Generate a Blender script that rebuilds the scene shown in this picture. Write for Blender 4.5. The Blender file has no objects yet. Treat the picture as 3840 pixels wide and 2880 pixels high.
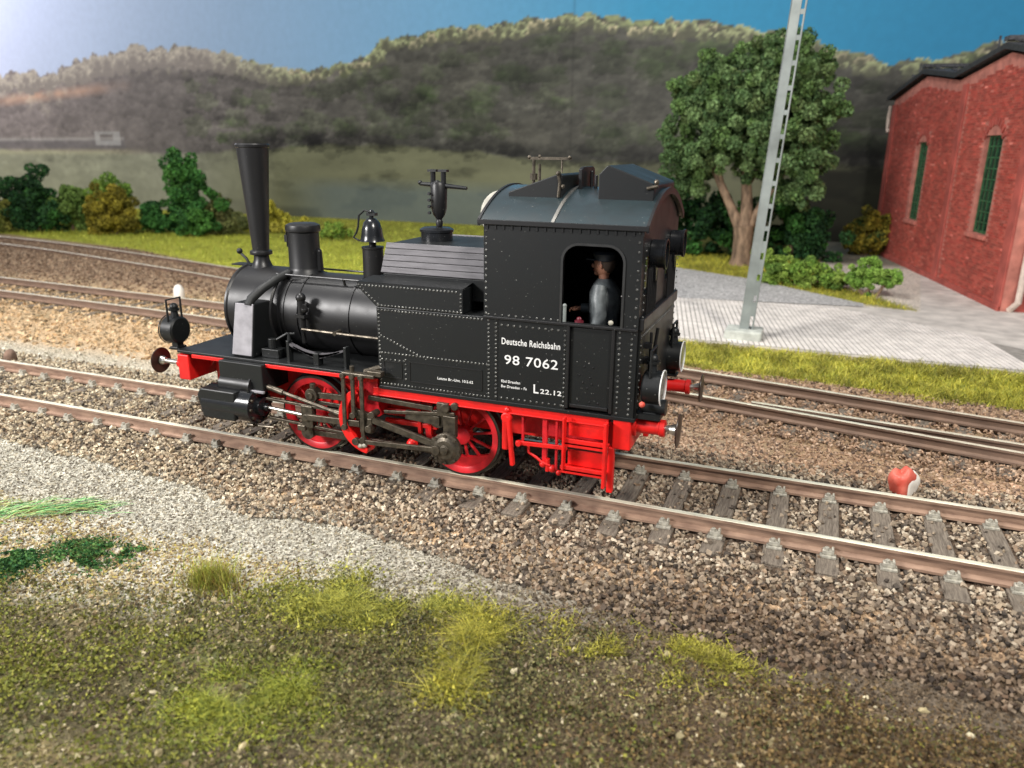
import bpy, bmesh, math, random
import numpy as np
from mathutils import Vector, Matrix, Euler
from mathutils.geometry import tessellate_polygon
random.seed(7); RNG = np.random.default_rng(7)
PI = math.pi
sc = bpy.context.scene
COL = sc.collection

# ------------------------------------------------------------------ camera, world, lamps, exposure
cd = bpy.data.cameras.new('camera'); cam = bpy.data.objects.new('camera', cd); COL.objects.link(cam)
cam.location = (5.044, -9.18, 4.0816); cam.rotation_euler = (1.2741, -0.0096, 0.3767)
cd.sensor_width = 36; cd.lens = 2884.4 / 3840 * 36; cd.clip_start = 0.05; cd.clip_end = 400
cd.dof.use_dof = True; cd.dof.focus_distance = 9.9; cd.dof.aperture_fstop = 0.027 / 0.045
sc.camera = cam

w = bpy.data.worlds.new("World"); sc.world = w; w.use_nodes = True
wn = w.node_tree.nodes; wl = w.node_tree.links
wn['Background'].inputs[0].default_value = (0.80, 0.88, 1.0, 1); wn['Background'].inputs[1].default_value = 0.29

def area(name, loc, target, size, power, col, size_y=None):
    l = bpy.data.lights.new(name, 'AREA'); l.energy = power; l.color = col; l.size = size
    if size_y: l.shape = 'RECTANGLE'; l.size_y = size_y
    o = bpy.data.objects.new(name, l); COL.objects.link(o); o.location = loc
    o.rotation_euler = (Vector(target) - Vector(loc)).to_track_quat('-Z', 'Y').to_euler()
    return o
area('room_lamp', (14, -11, 19), (0, 1, 0), 3.0, 5000, (1.0, 0.95, 0.87))
area('ceiling_fill', (-8, -2, 26), (-3, 8, 0), 10, 6500, (1.0, 0.97, 0.93), 4)  # unseen overhead fill, added for soft light across the layout
area('highlight_fill', (-15.5, -18, 11.8), (0, 0, 1), 7, 8200, (1.0, 0.97, 0.95), 3.2)  # unseen soft light, added and aimed for the broad boiler highlight
area('backdrop_lamp', (-58, 17, 21), (-52, 32, 12), 11, 5600, (1.0, 0.95, 1.0))
sc.view_settings.view_transform = 'Standard'; sc.view_settings.look = 'None'
sc.view_settings.exposure = 0.0; sc.view_settings.gamma = 1.0

# ------------------------------------------------------------------ helpers
def tag(o, label=None, cat=None, group=None, kind=None):
    if label: o['label'] = label
    if cat: o['category'] = cat
    if group: o['group'] = group
    if kind: o['kind'] = kind
    return o

def empty(name, loc=(0, 0, 0), rz=0, label=None, cat=None, group=None):
    o = bpy.data.objects.new(name, None); COL.objects.link(o); o.location = loc; o.rotation_euler = (0, 0, rz)
    o.empty_display_size = 0.1
    return tag(o, label, cat, group)

class MB:
    def __init__(s): s.v = []; s.f = []; s.m = []; s.mi = 0
    def add(s, vs, fs):
        b = len(s.v); s.v += [tuple(v) for v in vs]
        for f in fs: s.f.append(tuple(b + i for i in f)); s.m.append(s.mi)
        return s
    def box(s, x0, x1, y0, y1, z0, z1):
        return s.add([(x0,y0,z0),(x1,y0,z0),(x1,y1,z0),(x0,y1,z0),(x0,y0,z1),(x1,y0,z1),(x1,y1,z1),(x0,y1,z1)],
                     [(0,3,2,1),(4,5,6,7),(0,1,5,4),(1,2,6,5),(2,3,7,6),(3,0,4,7)])
    def bar(s, a, b, w, h=None, up=(0,0,1)):
        h = h or w; a = Vector(a); b = Vector(b); d = (b-a).normalized(); u = Vector(up)
        if abs(d.dot(u)) > .95: u = Vector((0,1,0))
        sd = d.cross(u).normalized()*w/2; uu = sd.cross(d).normalized()*h/2
        vs = [p+i*sd+j*uu for p in (a,b) for i,j in ((-1,-1),(1,-1),(1,1),(-1,1))]
        return s.add(vs, [(0,1,2,3),(7,6,5,4),(0,4,5,1),(1,5,6,2),(2,6,7,3),(3,7,4,0)])
    def cyl(s, a, b, r0, r1=None, n=16, caps=True):
        r1 = r0 if r1 is None else r1; a = Vector(a); b = Vector(b); d = (b-a).normalized()
        u = d.orthogonal().normalized(); v = d.cross(u)
        vs = [];
        for p, r in ((a,r0),(b,r1)):
            for i in range(n):
                t = 2*PI*i/n; vs.append(p+u*math.cos(t)*r+v*math.sin(t)*r)
        fs = [(i,(i+1)%n,n+(i+1)%n,n+i) for i in range(n)]
        if caps: fs += [tuple(range(n-1,-1,-1)), tuple(range(n,2*n))]
        return s.add(vs, fs)
    def lathe(s, prof, org, axis='z', n=24, ring=False):
        if ring: prof = list(prof)+[prof[0]]
        vs = []; org = Vector(org)
        for r, t in prof:
            for i in range(n):
                a = 2*PI*i/n; c, q = math.cos(a)*r, math.sin(a)*r
                p = {'z':(c,q,t),'x':(t,c,q),'y':(c,t,q)}[axis]; vs.append(org+Vector(p))
        fs = [(k*n+i,k*n+(i+1)%n,(k+1)*n+(i+1)%n,(k+1)*n+i) for k in range(len(prof)-1) for i in range(n)]
        if not ring and prof[0][0] > 1e-6: fs.append(tuple(range(n)))
        if not ring and prof[-1][0] > 1e-6: fs.append(tuple(range((len(prof)-1)*n, len(prof)*n)))
        return s.add(vs, fs)
    def tube(s, pts, r, n=8):
        pts = [Vector(p) for p in pts]; vs = []
        u = (pts[1]-pts[0]).orthogonal().normalized()
        for k, p in enumerate(pts):
            d = (pts[min(k+1,len(pts)-1)]-pts[max(k-1,0)]).normalized()
            u = (u-d*u.dot(d)).normalized(); v = d.cross(u)
            rr = r[k] if isinstance(r,(list,tuple)) else r
            vs += [p+u*math.cos(2*PI*i/n)*rr+v*math.sin(2*PI*i/n)*rr for i in range(n)]
        m = len(pts); fs = [(k*n+i,k*n+(i+1)%n,(k+1)*n+(i+1)%n,(k+1)*n+i) for k in range(m-1) for i in range(n)]
        fs += [tuple(range(n-1,-1,-1)), tuple(range((m-1)*n, m*n))]
        return s.add(vs, fs)
    def ball(s, c, r, n=12, m=8, sc=(1,1,1)):
        c = Vector(c); prof = [(max(1e-7,math.sin(PI*k/m))*1, -math.cos(PI*k/m)) for k in range(m+1)]
        vs = [c+Vector((math.cos(2*PI*i/n)*a*r*sc[0], math.sin(2*PI*i/n)*a*r*sc[1], t*r*sc[2])) for a,t in prof for i in range(n)]
        fs = [(k*n+i,k*n+(i+1)%n,(k+1)*n+(i+1)%n,(k+1)*n+i) for k in range(m) for i in range(n)]
        return s.add(vs, fs)
    def plate(s, outer, axis, a0, a1, holes=()):
        """polygon (with holes) extruded along axis; 2-D coordinates are the other two axes in order."""
        def P(p, a): return {'y':(p[0],a,p[1]),'x':(a,p[0],p[1]),'z':(p[0],p[1],a)}[axis]
        loops = [list(outer)]+[list(h) for h in holes]
        flat = [p for l in loops for p in l]; n = len(flat)
        tris = tessellate_polygon([[Vector((p[0],p[1],0)) for p in l] for l in loops])
        vs = [P(p,a0) for p in flat]+[P(p,a1) for p in flat]
        fs = [tuple(t) for t in tris]+[tuple(n+i for i in reversed(t)) for t in tris]
        b = 0
        for l in loops:
            k = len(l)
            for i in range(k): fs.append((b+i,b+(i+1)%k,n+b+(i+1)%k,n+b+i))
            b += k
        return s.add(vs, fs)
    def build(s, name, mat, parent=None, bevel=0, smooth=None, kind=None, label=None, seg=2):
        me = bpy.data.meshes.new(name); me.from_pydata([tuple(v) for v in s.v], [], s.f)
        mats = mat if isinstance(mat,(list,tuple)) else [mat]
        for m_ in mats: me.materials.append(m_)
        if len(mats) > 1: me.polygons.foreach_set('material_index', s.m)
        if len(s.f) < 30000:
            bm = bmesh.new(); bm.from_mesh(me)
            bmesh.ops.remove_doubles(bm, verts=bm.verts, dist=1e-6)
            bmesh.ops.recalc_face_normals(bm, faces=bm.faces); bm.to_mesh(me); bm.free()
        if smooth is not None:
            me.polygons.foreach_set('use_smooth', [True]*len(me.polygons))
            try: me.set_sharp_from_angle(angle=math.radians(smooth))
            except Exception: pass
        o = bpy.data.objects.new(name, me); COL.objects.link(o)
        if parent: o.parent = parent
        if bevel:
            b = o.modifiers.new('bevel','BEVEL'); b.width = bevel; b.segments = seg; b.limit_method = 'ANGLE'; b.angle_limit = math.radians(40); b.harden_normals = False
        if kind: o['kind'] = kind
        if label: o['label'] = label
        return o

def np_mesh(name, V, F, mat, cols=None, parent=None, smooth=False):
    V = np.asarray(V, np.float32); F = np.asarray(F, np.int32); k = F.shape[1]
    me = bpy.data.meshes.new(name); me.vertices.add(len(V)); me.vertices.foreach_set('co', V.ravel())
    me.loops.add(F.size); me.loops.foreach_set('vertex_index', F.ravel())
    me.polygons.add(len(F)); me.polygons.foreach_set('loop_start', np.arange(0, F.size, k, dtype=np.int32))
    me.polygons.foreach_set('use_smooth', np.full(len(F), smooth))
    if cols is not None:
        a = me.color_attributes.new('Col', 'FLOAT_COLOR', 'POINT'); c = np.ones((len(V),4), np.float32); c[:,:3] = cols; a.data.foreach_set('color', c.ravel())
    me.update(calc_edges=True); me.materials.append(mat)
    o = bpy.data.objects.new(name, me); COL.objects.link(o)
    if parent: o.parent = parent
    return o

def copy_tree(o, parent=None):
    c = o.copy(); COL.objects.link(c); c.parent = parent
    for ch in list(o.children): copy_tree(ch, c)
    return c

def srgb(r, g, b):
    f = lambda c: (c/255/12.92) if c/255 <= .04045 else ((c/255+.055)/1.055)**2.4
    return (f(r), f(g), f(b))
def S3(c): return np.array(srgb(*c))

# value noise for painted colours
def vnoise(x, y, scale, seed=0):
    r = np.random.default_rng(seed); T = r.random((256,256))
    x = x*scale; y = y*scale; xi = np.floor(x).astype(int); yi = np.floor(y).astype(int)
    fx = x-xi; fy = y-yi; fx = fx*fx*(3-2*fx); fy = fy*fy*(3-2*fy)
    g = lambda a,b: T[a%256, b%256]
    return (g(xi,yi)*(1-fx)+g(xi+1,yi)*fx)*(1-fy)+(g(xi,yi+1)*(1-fx)+g(xi+1,yi+1)*fx)*fy
def fbm(x, y, scale, seed=0, oct=4):
    s = 0; a = .5; t = 0
    for k in range(oct): s = s+a*vnoise(x, y, scale*2**k, seed+k*13); t += a; a *= .5
    return s/t

# ------------------------------------------------------------------ materials
def mat(name, col, rough=.5, metal=0, var=.12, nscale=6, bump=0, bscale=40, dust=0, spec=.5, col2=None, stretch=None, vcol=False, trans=0, coat=0):
    m = bpy.data.materials.new(name); m.use_nodes = True; N = m.node_tree.nodes; L = m.node_tree.links
    p = N['Principled BSDF']; p.inputs['Roughness'].default_value = rough; p.inputs['Metallic'].default_value = metal
    p.inputs['Specular IOR Level'].default_value = spec
    if coat: p.inputs['Coat Weight'].default_value = coat; p.inputs['Coat Roughness'].default_value = .25
    tc = N.new('ShaderNodeTexCoord'); src = tc.outputs['Object']
    if stretch:
        mp = N.new('ShaderNodeMapping'); mp.inputs['Scale'].default_value = stretch; L.new(src, mp.inputs[0]); src = mp.outputs[0]
    n = N.new('ShaderNodeTexNoise'); n.inputs['Scale'].default_value = nscale; n.inputs['Detail'].default_value = 5; L.new(src, n.inputs['Vector'])
    mx = N.new('ShaderNodeMix'); mx.data_type = 'RGBA'
    c2 = col2 if col2 else tuple(c*(1-2*var) for c in col)
    c1 = col if col2 else tuple(min(1, c*(1+2*var)) for c in col)
    mr = N.new('ShaderNodeMapRange'); mr.inputs['From Min'].default_value = .3; mr.inputs['From Max'].default_value = .7; L.new(n.outputs['Fac'], mr.inputs['Value'])
    mx.inputs['A'].default_value = (*c1,1); mx.inputs['B'].default_value = (*c2,1); L.new(mr.outputs[0], mx.inputs['Factor'])
    out = mx.outputs['Result']
    if vcol:
        at = N.new('ShaderNodeAttribute'); at.attribute_name = 'Col'
        m2 = N.new('ShaderNodeMix'); m2.data_type = 'RGBA'; m2.blend_type = 'MULTIPLY'; m2.inputs['Factor'].default_value = 1
        L.new(at.outputs['Color'], m2.inputs['A']); L.new(out, m2.inputs['B']); out = m2.outputs['Result']
    if dust:
        n2 = N.new('ShaderNodeTexNoise'); n2.inputs['Scale'].default_value = 45; n2.inputs['Detail'].default_value = 2; L.new(tc.outputs['Object'], n2.inputs['Vector'])
        r2 = N.new('ShaderNodeMapRange'); r2.inputs['From Min'].default_value = .735; r2.inputs['From Max'].default_value = .77; r2.inputs['To Max'].default_value = dust
        L.new(n2.outputs['Fac'], r2.inputs['Value'])
        m3 = N.new('ShaderNodeMix'); m3.data_type = 'RGBA'; m3.inputs['B'].default_value = (.45,.45,.42,1)
        L.new(r2.outputs[0], m3.inputs['Factor']); L.new(out, m3.inputs['A']); out = m3.outputs['Result']
    L.new(out, p.inputs['Base Color'])
    rr = N.new('ShaderNodeMapRange'); rr.inputs['To Min'].default_value = max(.02,rough-.10); rr.inputs['To Max'].default_value = min(1,rough+.12)
    L.new(n.outputs['Fac'], rr.inputs['Value']); L.new(rr.outputs[0], p.inputs['Roughness'])
    if bump:
        nb = N.new('ShaderNodeTexNoise'); nb.inputs['Scale'].default_value = bscale; nb.inputs['Detail'].default_value = 6; L.new(src, nb.inputs['Vector'])
        bp = N.new('ShaderNodeBump'); bp.inputs['Strength'].default_value = bump; bp.inputs['Distance'].default_value = .02
        L.new(nb.outputs['Fac'], bp.inputs['Height']); L.new(bp.outputs[0], p.inputs['Normal'])
    if trans: p.inputs['Transmission Weight'].default_value = trans
    return m
M_black = mat('black_paint', (.0085,.0095,.0100), .42, spec=.42, bump=.05, bscale=150, dust=.55, var=.15, nscale=3)
M_black2 = mat('black_satin', (.010,.0098,.0105), .40, bump=.03, bscale=120, var=.15, nscale=4, dust=.3)
M_blackgloss = mat('black_gloss', (.012,.013,.015), .22, var=.1, dust=.3)
M_grey = mat('grey_slats', (.085,.08,.088), .5, bump=.15, bscale=30, stretch=(.5,4,4), dust=.5)
M_palegrey = mat('pale_grey_plate', (.27,.26,.28), .55, bump=.08, bscale=90)
M_red = mat('signal_red', (.72,.012,.010), .42, var=.12, nscale=5, bump=.04, bscale=80)
M_reddk = mat('wheel_red', (.62,.014,.022), .45, var=.15, nscale=6, bump=.05, bscale=80)
M_rod = mat('oxidised_rod_metal', (.10,.085,.065), .42, metal=.75, var=.25, nscale=14, bump=.1, bscale=60)
M_tyre = mat('tyre_metal', (.09,.085,.075), .35, metal=.8, var=.2)
M_steel = mat('bright_steel', (.55,.53,.48), .3, metal=.9, var=.15)
M_brown = mat('brown_buffer_face', (.035,.018,.013), .35, var=.25)
M_white = mat('white_print', (.82,.82,.80), .5, var=.03)
M_lens = mat('white_lens', (.16,.17,.165), .15, var=.05)
M_railside = mat('rail_rust', (.36,.235,.165), .6, var=.22, nscale=7, bump=.25, bscale=60, col2=(.19,.115,.08), stretch=(.6,1,2))
M_farrail = mat('dull_rail_rust', (.26,.17,.12), .7, var=.22, nscale=5, bump=.15, bscale=60, col2=(.17,.11,.08), stretch=(.6,1,2))
M_railtop = mat('rail_head', (.80,.74,.58), .32, metal=.3, var=.15, nscale=8, stretch=(.3,2,1))
M_sleeper = mat('weathered_wood', (.27,.225,.175), .85, bump=.9, bscale=26, stretch=(5,.45,5), nscale=14, col2=(.11,.088,.068))
M_clip = mat('rail_clip_grey', (.37,.35,.29), .7, var=.25, nscale=20, bump=.3)
M_skin = mat('skin', (.52,.24,.15), .5, var=.08)
M_coat = mat('blue_grey_coat', (.17,.19,.195), .45, var=.3, nscale=7, bump=.25, bscale=14, col2=(.035,.04,.045))
M_trouser = mat('dark_trousers', (.05,.055,.065), .7)
M_cap = mat('dark_cap', (.03,.035,.045), .5)
M_inside = mat('cab_interior', (.012,.013,.014), .7)
M_mast = mat('grey_green_mast_paint', (.22,.245,.235), .5, var=.14, nscale=2, bump=.05, dust=.3)
M_conc = mat('footing_concrete', (.50,.52,.47), .85, var=.12, bump=.2)
M_brick = mat('red_brick', (.42,.075,.052), .75, var=.08, nscale=1.2, bump=.2, bscale=30, vcol=True)
M_mortar = mat('brick_mortar', (.46,.17,.13), .85, var=.15, nscale=3)
M_stucco = mat('red_wall_render', (.38,.08,.06), .75, var=.15, nscale=2)
M_green = mat('green_window_frame', (.03,.11,.045), .5, var=.2)
M_glass = mat('dark_window_pane', (.012,.035,.02), .2, var=.2)
M_roof = mat('dark_roof_felt', (.055,.055,.06), .8, var=.35, nscale=12, bump=.6, bscale=14)
M_pipe = mat('pale_downpipe', (.55,.45,.38), .5)
M_bark = mat('tree_bark', (.21,.14,.09), .9, var=.3, bump=.6, bscale=12, stretch=(1,1,.4))
M_foliage = mat('foliage', (1,1,1), .75, vcol=True, var=.12, nscale=2, spec=.2)
M_stone = mat('ballast_stone', (1,1,1), .8, vcol=True, var=.15, nscale=9, bump=.3, bscale=50, spec=.3)
M_fibre = mat('grass_fibre', (1,1,1), .6, vcol=True, var=.1, nscale=2, spec=.3)
M_mkred = mat('marker_red', (.62,.07,.045), .45, nscale=5, bump=.4, bscale=12, col2=(.68,.20,.14))
M_mkwhite = mat('marker_white', (.85,.80,.72), .5, var=.06)
M_tan = mat('stump_brown', (.16,.10,.07), .8, var=.3)

def ground_mat(name, bump=.6, rough=.9, fine=38):
    m = bpy.data.materials.new(name); m.use_nodes = True; N = m.node_tree.nodes; L = m.node_tree.links
    p = N['Principled BSDF']; p.inputs['Roughness'].default_value = rough; p.inputs['Specular IOR Level'].default_value = .25
    at = N.new('ShaderNodeAttribute'); at.attribute_name = 'Col'; tc = N.new('ShaderNodeTexCoord')
    v = N.new('ShaderNodeTexVoronoi'); v.inputs['Scale'].default_value = fine; L.new(tc.outputs['Object'], v.inputs['Vector'])
    n = N.new('ShaderNodeTexNoise'); n.inputs['Scale'].default_value = fine*.5; n.inputs['Detail'].default_value = 6; L.new(tc.outputs['Object'], n.inputs['Vector'])
    hs = N.new('ShaderNodeSeparateColor'); L.new(v.outputs['Color'], hs.inputs[0])
    mr = N.new('ShaderNodeMapRange'); mr.inputs['To Min'].default_value = .62; mr.inputs['To Max'].default_value = 1.38; L.new(hs.outputs[0], mr.inputs['Value'])
    mr2 = N.new('ShaderNodeMapRange'); mr2.inputs['From Min'].default_value = .3; mr2.inputs['From Max'].default_value = .7; mr2.inputs['To Min'].default_value = .7; mr2.inputs['To Max'].default_value = 1.25; L.new(n.outputs['Fac'], mr2.inputs['Value'])
    mu = N.new('ShaderNodeMath'); mu.operation = 'MULTIPLY'; L.new(mr.outputs[0], mu.inputs[0]); L.new(mr2.outputs[0], mu.inputs[1])
    vm = N.new('ShaderNodeVectorMath'); vm.operation = 'SCALE'; L.new(at.outputs['Color'], vm.inputs[0]); L.new(mu.outputs[0], vm.inputs['Scale'])
    L.new(vm.outputs[0], p.inputs['Base Color'])
    bp = N.new('ShaderNodeBump'); bp.inputs['Strength'].default_value = bump; bp.inputs['Distance'].default_value = .03
    ad = N.new('ShaderNodeMath'); ad.operation = 'SUBTRACT'; L.new(n.outputs['Fac'], ad.inputs[0]); L.new(v.outputs['Distance'], ad.inputs[1])
    L.new(ad.outputs[0], bp.inputs['Height']); L.new(bp.outputs[0], p.inputs['Normal'])
    return m
M_ground = ground_mat('gritty_ground'); M_road = ground_mat('road_asphalt', .25, .85, 20)
def print_mat():
    m = bpy.data.materials.new('printed_backdrop_picture'); m.use_nodes = True; N = m.node_tree.nodes; L = m.node_tree.links
    p = N['Principled BSDF']; p.inputs['Roughness'].default_value = .55; p.inputs['Specular IOR Level'].default_value = .3
    at = N.new('ShaderNodeAttribute'); at.attribute_name = 'Col'
    tc = N.new('ShaderNodeTexCoord'); n = N.new('ShaderNodeTexNoise'); n.inputs['Scale'].default_value = 2.5; n.inputs['Detail'].default_value = 6
    L.new(tc.outputs['Object'], n.inputs['Vector'])
    mr = N.new('ShaderNodeMapRange'); mr.inputs['To Min'].default_value = .9; mr.inputs['To Max'].default_value = 1.1; L.new(n.outputs['Fac'], mr.inputs['Value'])
    vm = N.new('ShaderNodeVectorMath'); vm.operation = 'SCALE'; L.new(at.outputs['Color'], vm.inputs[0]); L.new(mr.outputs[0], vm.inputs['Scale'])
    L.new(vm.outputs[0], p.inputs['Base Color'])
    return m
M_print = print_mat()

# ------------------------------------------------------------------ ground sheet
def gh(x, y):
    """terrain height"""
    bal = np.clip((np.abs(y)-1.45)/.85, 0, 1); bal = bal*bal*(3-2*bal)
    h = -.235-.12*bal*(y < 0)-.03*bal*(y > 0)
    n = (fbm(x, y, .35, 3)-.5)*.10+(fbm(x, y, 1.6, 9)-.5)*.05
    fg = np.clip((-y-2.2)/1.2, 0, 1)
    h = h+n*(fg*1.3+.15)
    far = np.clip((y-7.5)/1.5, 0, 1); h = h*(1-far)+(-.13)*far
    return h

ax = lambda *seg: np.unique(np.round(np.concatenate([np.arange(a,b,s) for a,b,s in seg]),4))
def track2_y(x): return np.interp(x, [-40,-30,-20,-10,-3,3,5,8.3,12,20], [7.4,7.25,6.95,6.45,5.8,4.85,4.35,3.78,3.1,1.6])
def track3_y(x): return np.interp(x, [-60,-34,-25,-15,-8,-1,8], [15.8,15.3,14.2,11.9,9.9,7.6,4.6])
def grass_lo(x): return np.interp(x, [-60,-31.8,-21.7,-14.4,2.5,8.7,30], [19.6,16.9,15.3,12.6,6.7,5.95,3.2])
def grass_hi(x): return np.interp(x, [-6,-3,2.2,9.2,30], [40,11.5,8.5,8.5,8.5])
def road_lo(x): return np.interp(x, [-3,1.3,6.5,30], [13.0,13.7,14.5,15])
def verge_lo(x): return np.interp(x, [-6,.27,2.9,6.4,7.8], [21.5,19.7,18.2,14.9,14.3])
def verge_hi(x): return np.interp(x, [-6,2.9,5.5,6.5,7.9], [60,60,18.6,17.2,14.6])

def paint_ground(x, y):
    n1 = fbm(x, y, .8, 21); n2 = fbm(x, y, 3.0, 31); n3 = fbm(x, y, .25, 41)
    tan = S3((196,168,132)); grey = S3((178,173,158)); brown = S3((128,104,84)); moss = S3((86,88,54)); soil = S3((90,82,60))
    col = np.empty(x.shape+(3,)); col[:] = tan
    def mixc(mask, c):
        nonlocal col
        col = col*(1-mask[...,None])+np.asarray(c)*mask[...,None]
    st = lambda v,a,b: np.clip((v-a)/(b-a),0,1)
    mixc(st(n1,.5,.75)*.5*(y>1), S3((150,135,100)))
    mixc(st(x,-3,4)*.6, brown*1.3); mixc(st(y,8.0,9.5)*st(-x,3,6)*.8, S3((140,116,94)))
    # pale grey grit by the far rail on the left
    mixc(st(y,1.0,1.3)*(1-st(y,2.2,3.2))*(1-st(x,2,5))*.8, grey)
    # ballast near the loco
    mixc(((np.abs(y)<1.7)*1.0), S3((100,84,70)))
    # near side: grit strip then moss
    eb = np.interp(x, [-8,-3,0,2.5,5,8], [-1.6,-1.75,-2.0,-2.2,-2.5,-2.45])+(n1-.5)*.5
    mixc(st(-y,-eb-.05,-eb+.1), grey)
    em = np.interp(x, [-8,-4,-2.3,-1.3,-.4,.4,1,3,5,8], [-4.9,-4.7,-4.35,-4.15,-3.95,-3.45,-3.15,-2.95,-3.0,-3.4])+(n1-.5)*.7
    mo = st(-y,-em,-em+.45); mixc(mo*(1-st(x,1.5,3.5)*.1), soil)
    mixc(mo*st(n1,.42,.6), moss); n4 = fbm(x,y,1.5,53); mixc(mo*st(n4,.5,.62)*.6, S3((66,56,40))); mixc(mo*st(-n4,-.42,-.32)*.5, S3((128,112,78)))
    mixc(st(x,1.0,4.0)*st(-y,1.8,2.3)*.9, S3((80,66,52)))  # brown soil at lower right, with the corner's shade painted in
    # grass verges beyond
    gl = grass_lo(x)+(n2-.5)*.5; gr = st(y,0,.25) if False else np.clip((y-gl)/.3,0,1)*np.clip((grass_hi(x)-y)/.3,0,1)
    mixc(gr, S3((170,170,60)))
    pv = np.clip((y-grass_hi(x))/.2,0,1)*(x>-5); mixc(pv, S3((214,205,192)))
    vg = np.clip((y-verge_lo(x))/.3,0,1)*np.clip((verge_hi(x)-y)/.3,0,1)*(x<7.9)*(x>-30)*(y>13); mixc(vg, S3((150,145,60)))
    mixc(np.clip((y-23)/1.5,0,1)*(x>-6)*.7, S3((70,75,45)))
    shade = .88+.28*n2
    return col*shade[...,None]
xs = ax((-75,-12,.35),(-12,-8,.12),(-8,9,.05),(9,12,.15),(12,32,.5)); ys = ax((-14,-8,.4),(-8,3,.05),(3,8,.12),(8,36,.3))
X, Y = np.meshgrid(xs, ys); Z = gh(X, Y); C = paint_ground(X, Y)
nx, ny = len(xs), len(ys); idx = np.arange(nx*ny).reshape(ny,nx)
F = np.stack([idx[:-1,:-1],idx[:-1,1:],idx[1:,1:],idx[1:,:-1]],-1).reshape(-1,4)
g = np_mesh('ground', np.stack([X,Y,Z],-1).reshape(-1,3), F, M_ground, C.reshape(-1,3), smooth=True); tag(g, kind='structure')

# ------------------------------------------------------------------ scatter helpers
OCT_V = np.array([(1,0,0),(-1,0,0),(0,1,0),(0,-1,0),(0,0,1),(0,0,-1)],float)
OCT_F = np.array([(0,2,4),(2,1,4),(1,3,4),(3,0,4),(2,0,5),(1,2,5),(3,1,5),(0,3,5)])
t_ = (1+5**.5)/2
ICO_V = np.array([(-1,t_,0),(1,t_,0),(-1,-t_,0),(1,-t_,0),(0,-1,t_),(0,1,t_),(0,-1,-t_),(0,1,-t_),(t_,0,-1),(t_,0,1),(-t_,0,-1),(-t_,0,1)])/math.sqrt(1+t_*t_)
ICO_F = np.array([(0,11,5),(0,5,1),(0,1,7),(0,7,10),(0,10,11),(1,5,9),(5,11,4),(11,10,2),(10,7,6),(7,1,8),(3,9,4),(3,4,2),(3,2,6),(3,6,8),(3,8,9),(4,9,5),(2,4,11),(6,2,10),(8,6,7),(9,8,1)])
CUB_V = np.array([(x,y,z) for x in (-1,1) for y in (-1,1) for z in (-1,1)],float)*.68
CUB_F = np.array([(0,1,3),(0,3,2),(4,6,7),(4,7,5),(0,4,5),(0,5,1),(2,3,7),(2,7,6),(0,2,6),(0,6,4),(1,5,7),(1,7,3)])
TET_V = np.array([(1,1,1),(1,-1,-1),(-1,1,-1),(-1,-1,1)],float)*.75
TET_F = np.array([(0,1,2),(0,3,1),(0,2,3),(1,3,2)])
def rand_rot(n, r):
    q = r.normal(size=(n,4)); q /= np.linalg.norm(q,axis=1)[:,None]; a,b,c,d = q.T
    return np.stack([np.stack([1-2*(c*c+d*d),2*(b*c-a*d),2*(b*d+a*c)],-1),np.stack([2*(b*c+a*d),1-2*(b*b+d*d),2*(c*d-a*b)],-1),np.stack([2*(b*d-a*c),2*(c*d+a*b),1-2*(b*b+c*c)],-1)],1)
bpy.context.view_layer.update(); CAMI = np.array(cam.matrix_world.inverted())
def seen(P, margin=1.3):
    """points in or near the photographed area (scatter is only grown there)"""
    q = P@CAMI[:3,:3].T+CAMI[:3,3]; d = -q[:,2]; f = cd.lens/36*2
    return (d > .5)&(np.abs(q[:,0]/d*f) < margin)&(np.abs(q[:,1]/d*f) < .75*margin)
def stones(name, P, size, cols, mat_, base='ico', flat=.75, r=RNG):
    BV, BF = {'ico':(ICO_V, ICO_F),'oct':(OCT_V, OCT_F),'cube':(CUB_V, CUB_F),'tet':(TET_V, TET_F)}[base]
    k = seen(P); P = P[k]; size = np.asarray(size)[k]; cols = cols[k]
    n = len(P); jit = r.uniform(.65,1.25,(n,len(BV),1)); V = BV[None]*jit
    V = V*r.uniform(.6,1.3,(n,1,3))*np.array([1,1,flat]); V = np.einsum('nij,nkj->nki', rand_rot(n,r), V)*np.asarray(size)[:,None,None]+P[:,None,:]
    F = (BF[None]+(np.arange(n)*len(BV))[:,None,None]).reshape(-1,3)
    return np_mesh(name, V.reshape(-1,3), F, mat_, np.repeat(cols,len(BV),0))
def pal(n, cols, r=RNG, v=.18):
    c = np.array([S3(q) for q in cols]); return c[r.integers(0,len(c),n)]*r.uniform(1-v,1+v,(n,1))

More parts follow.
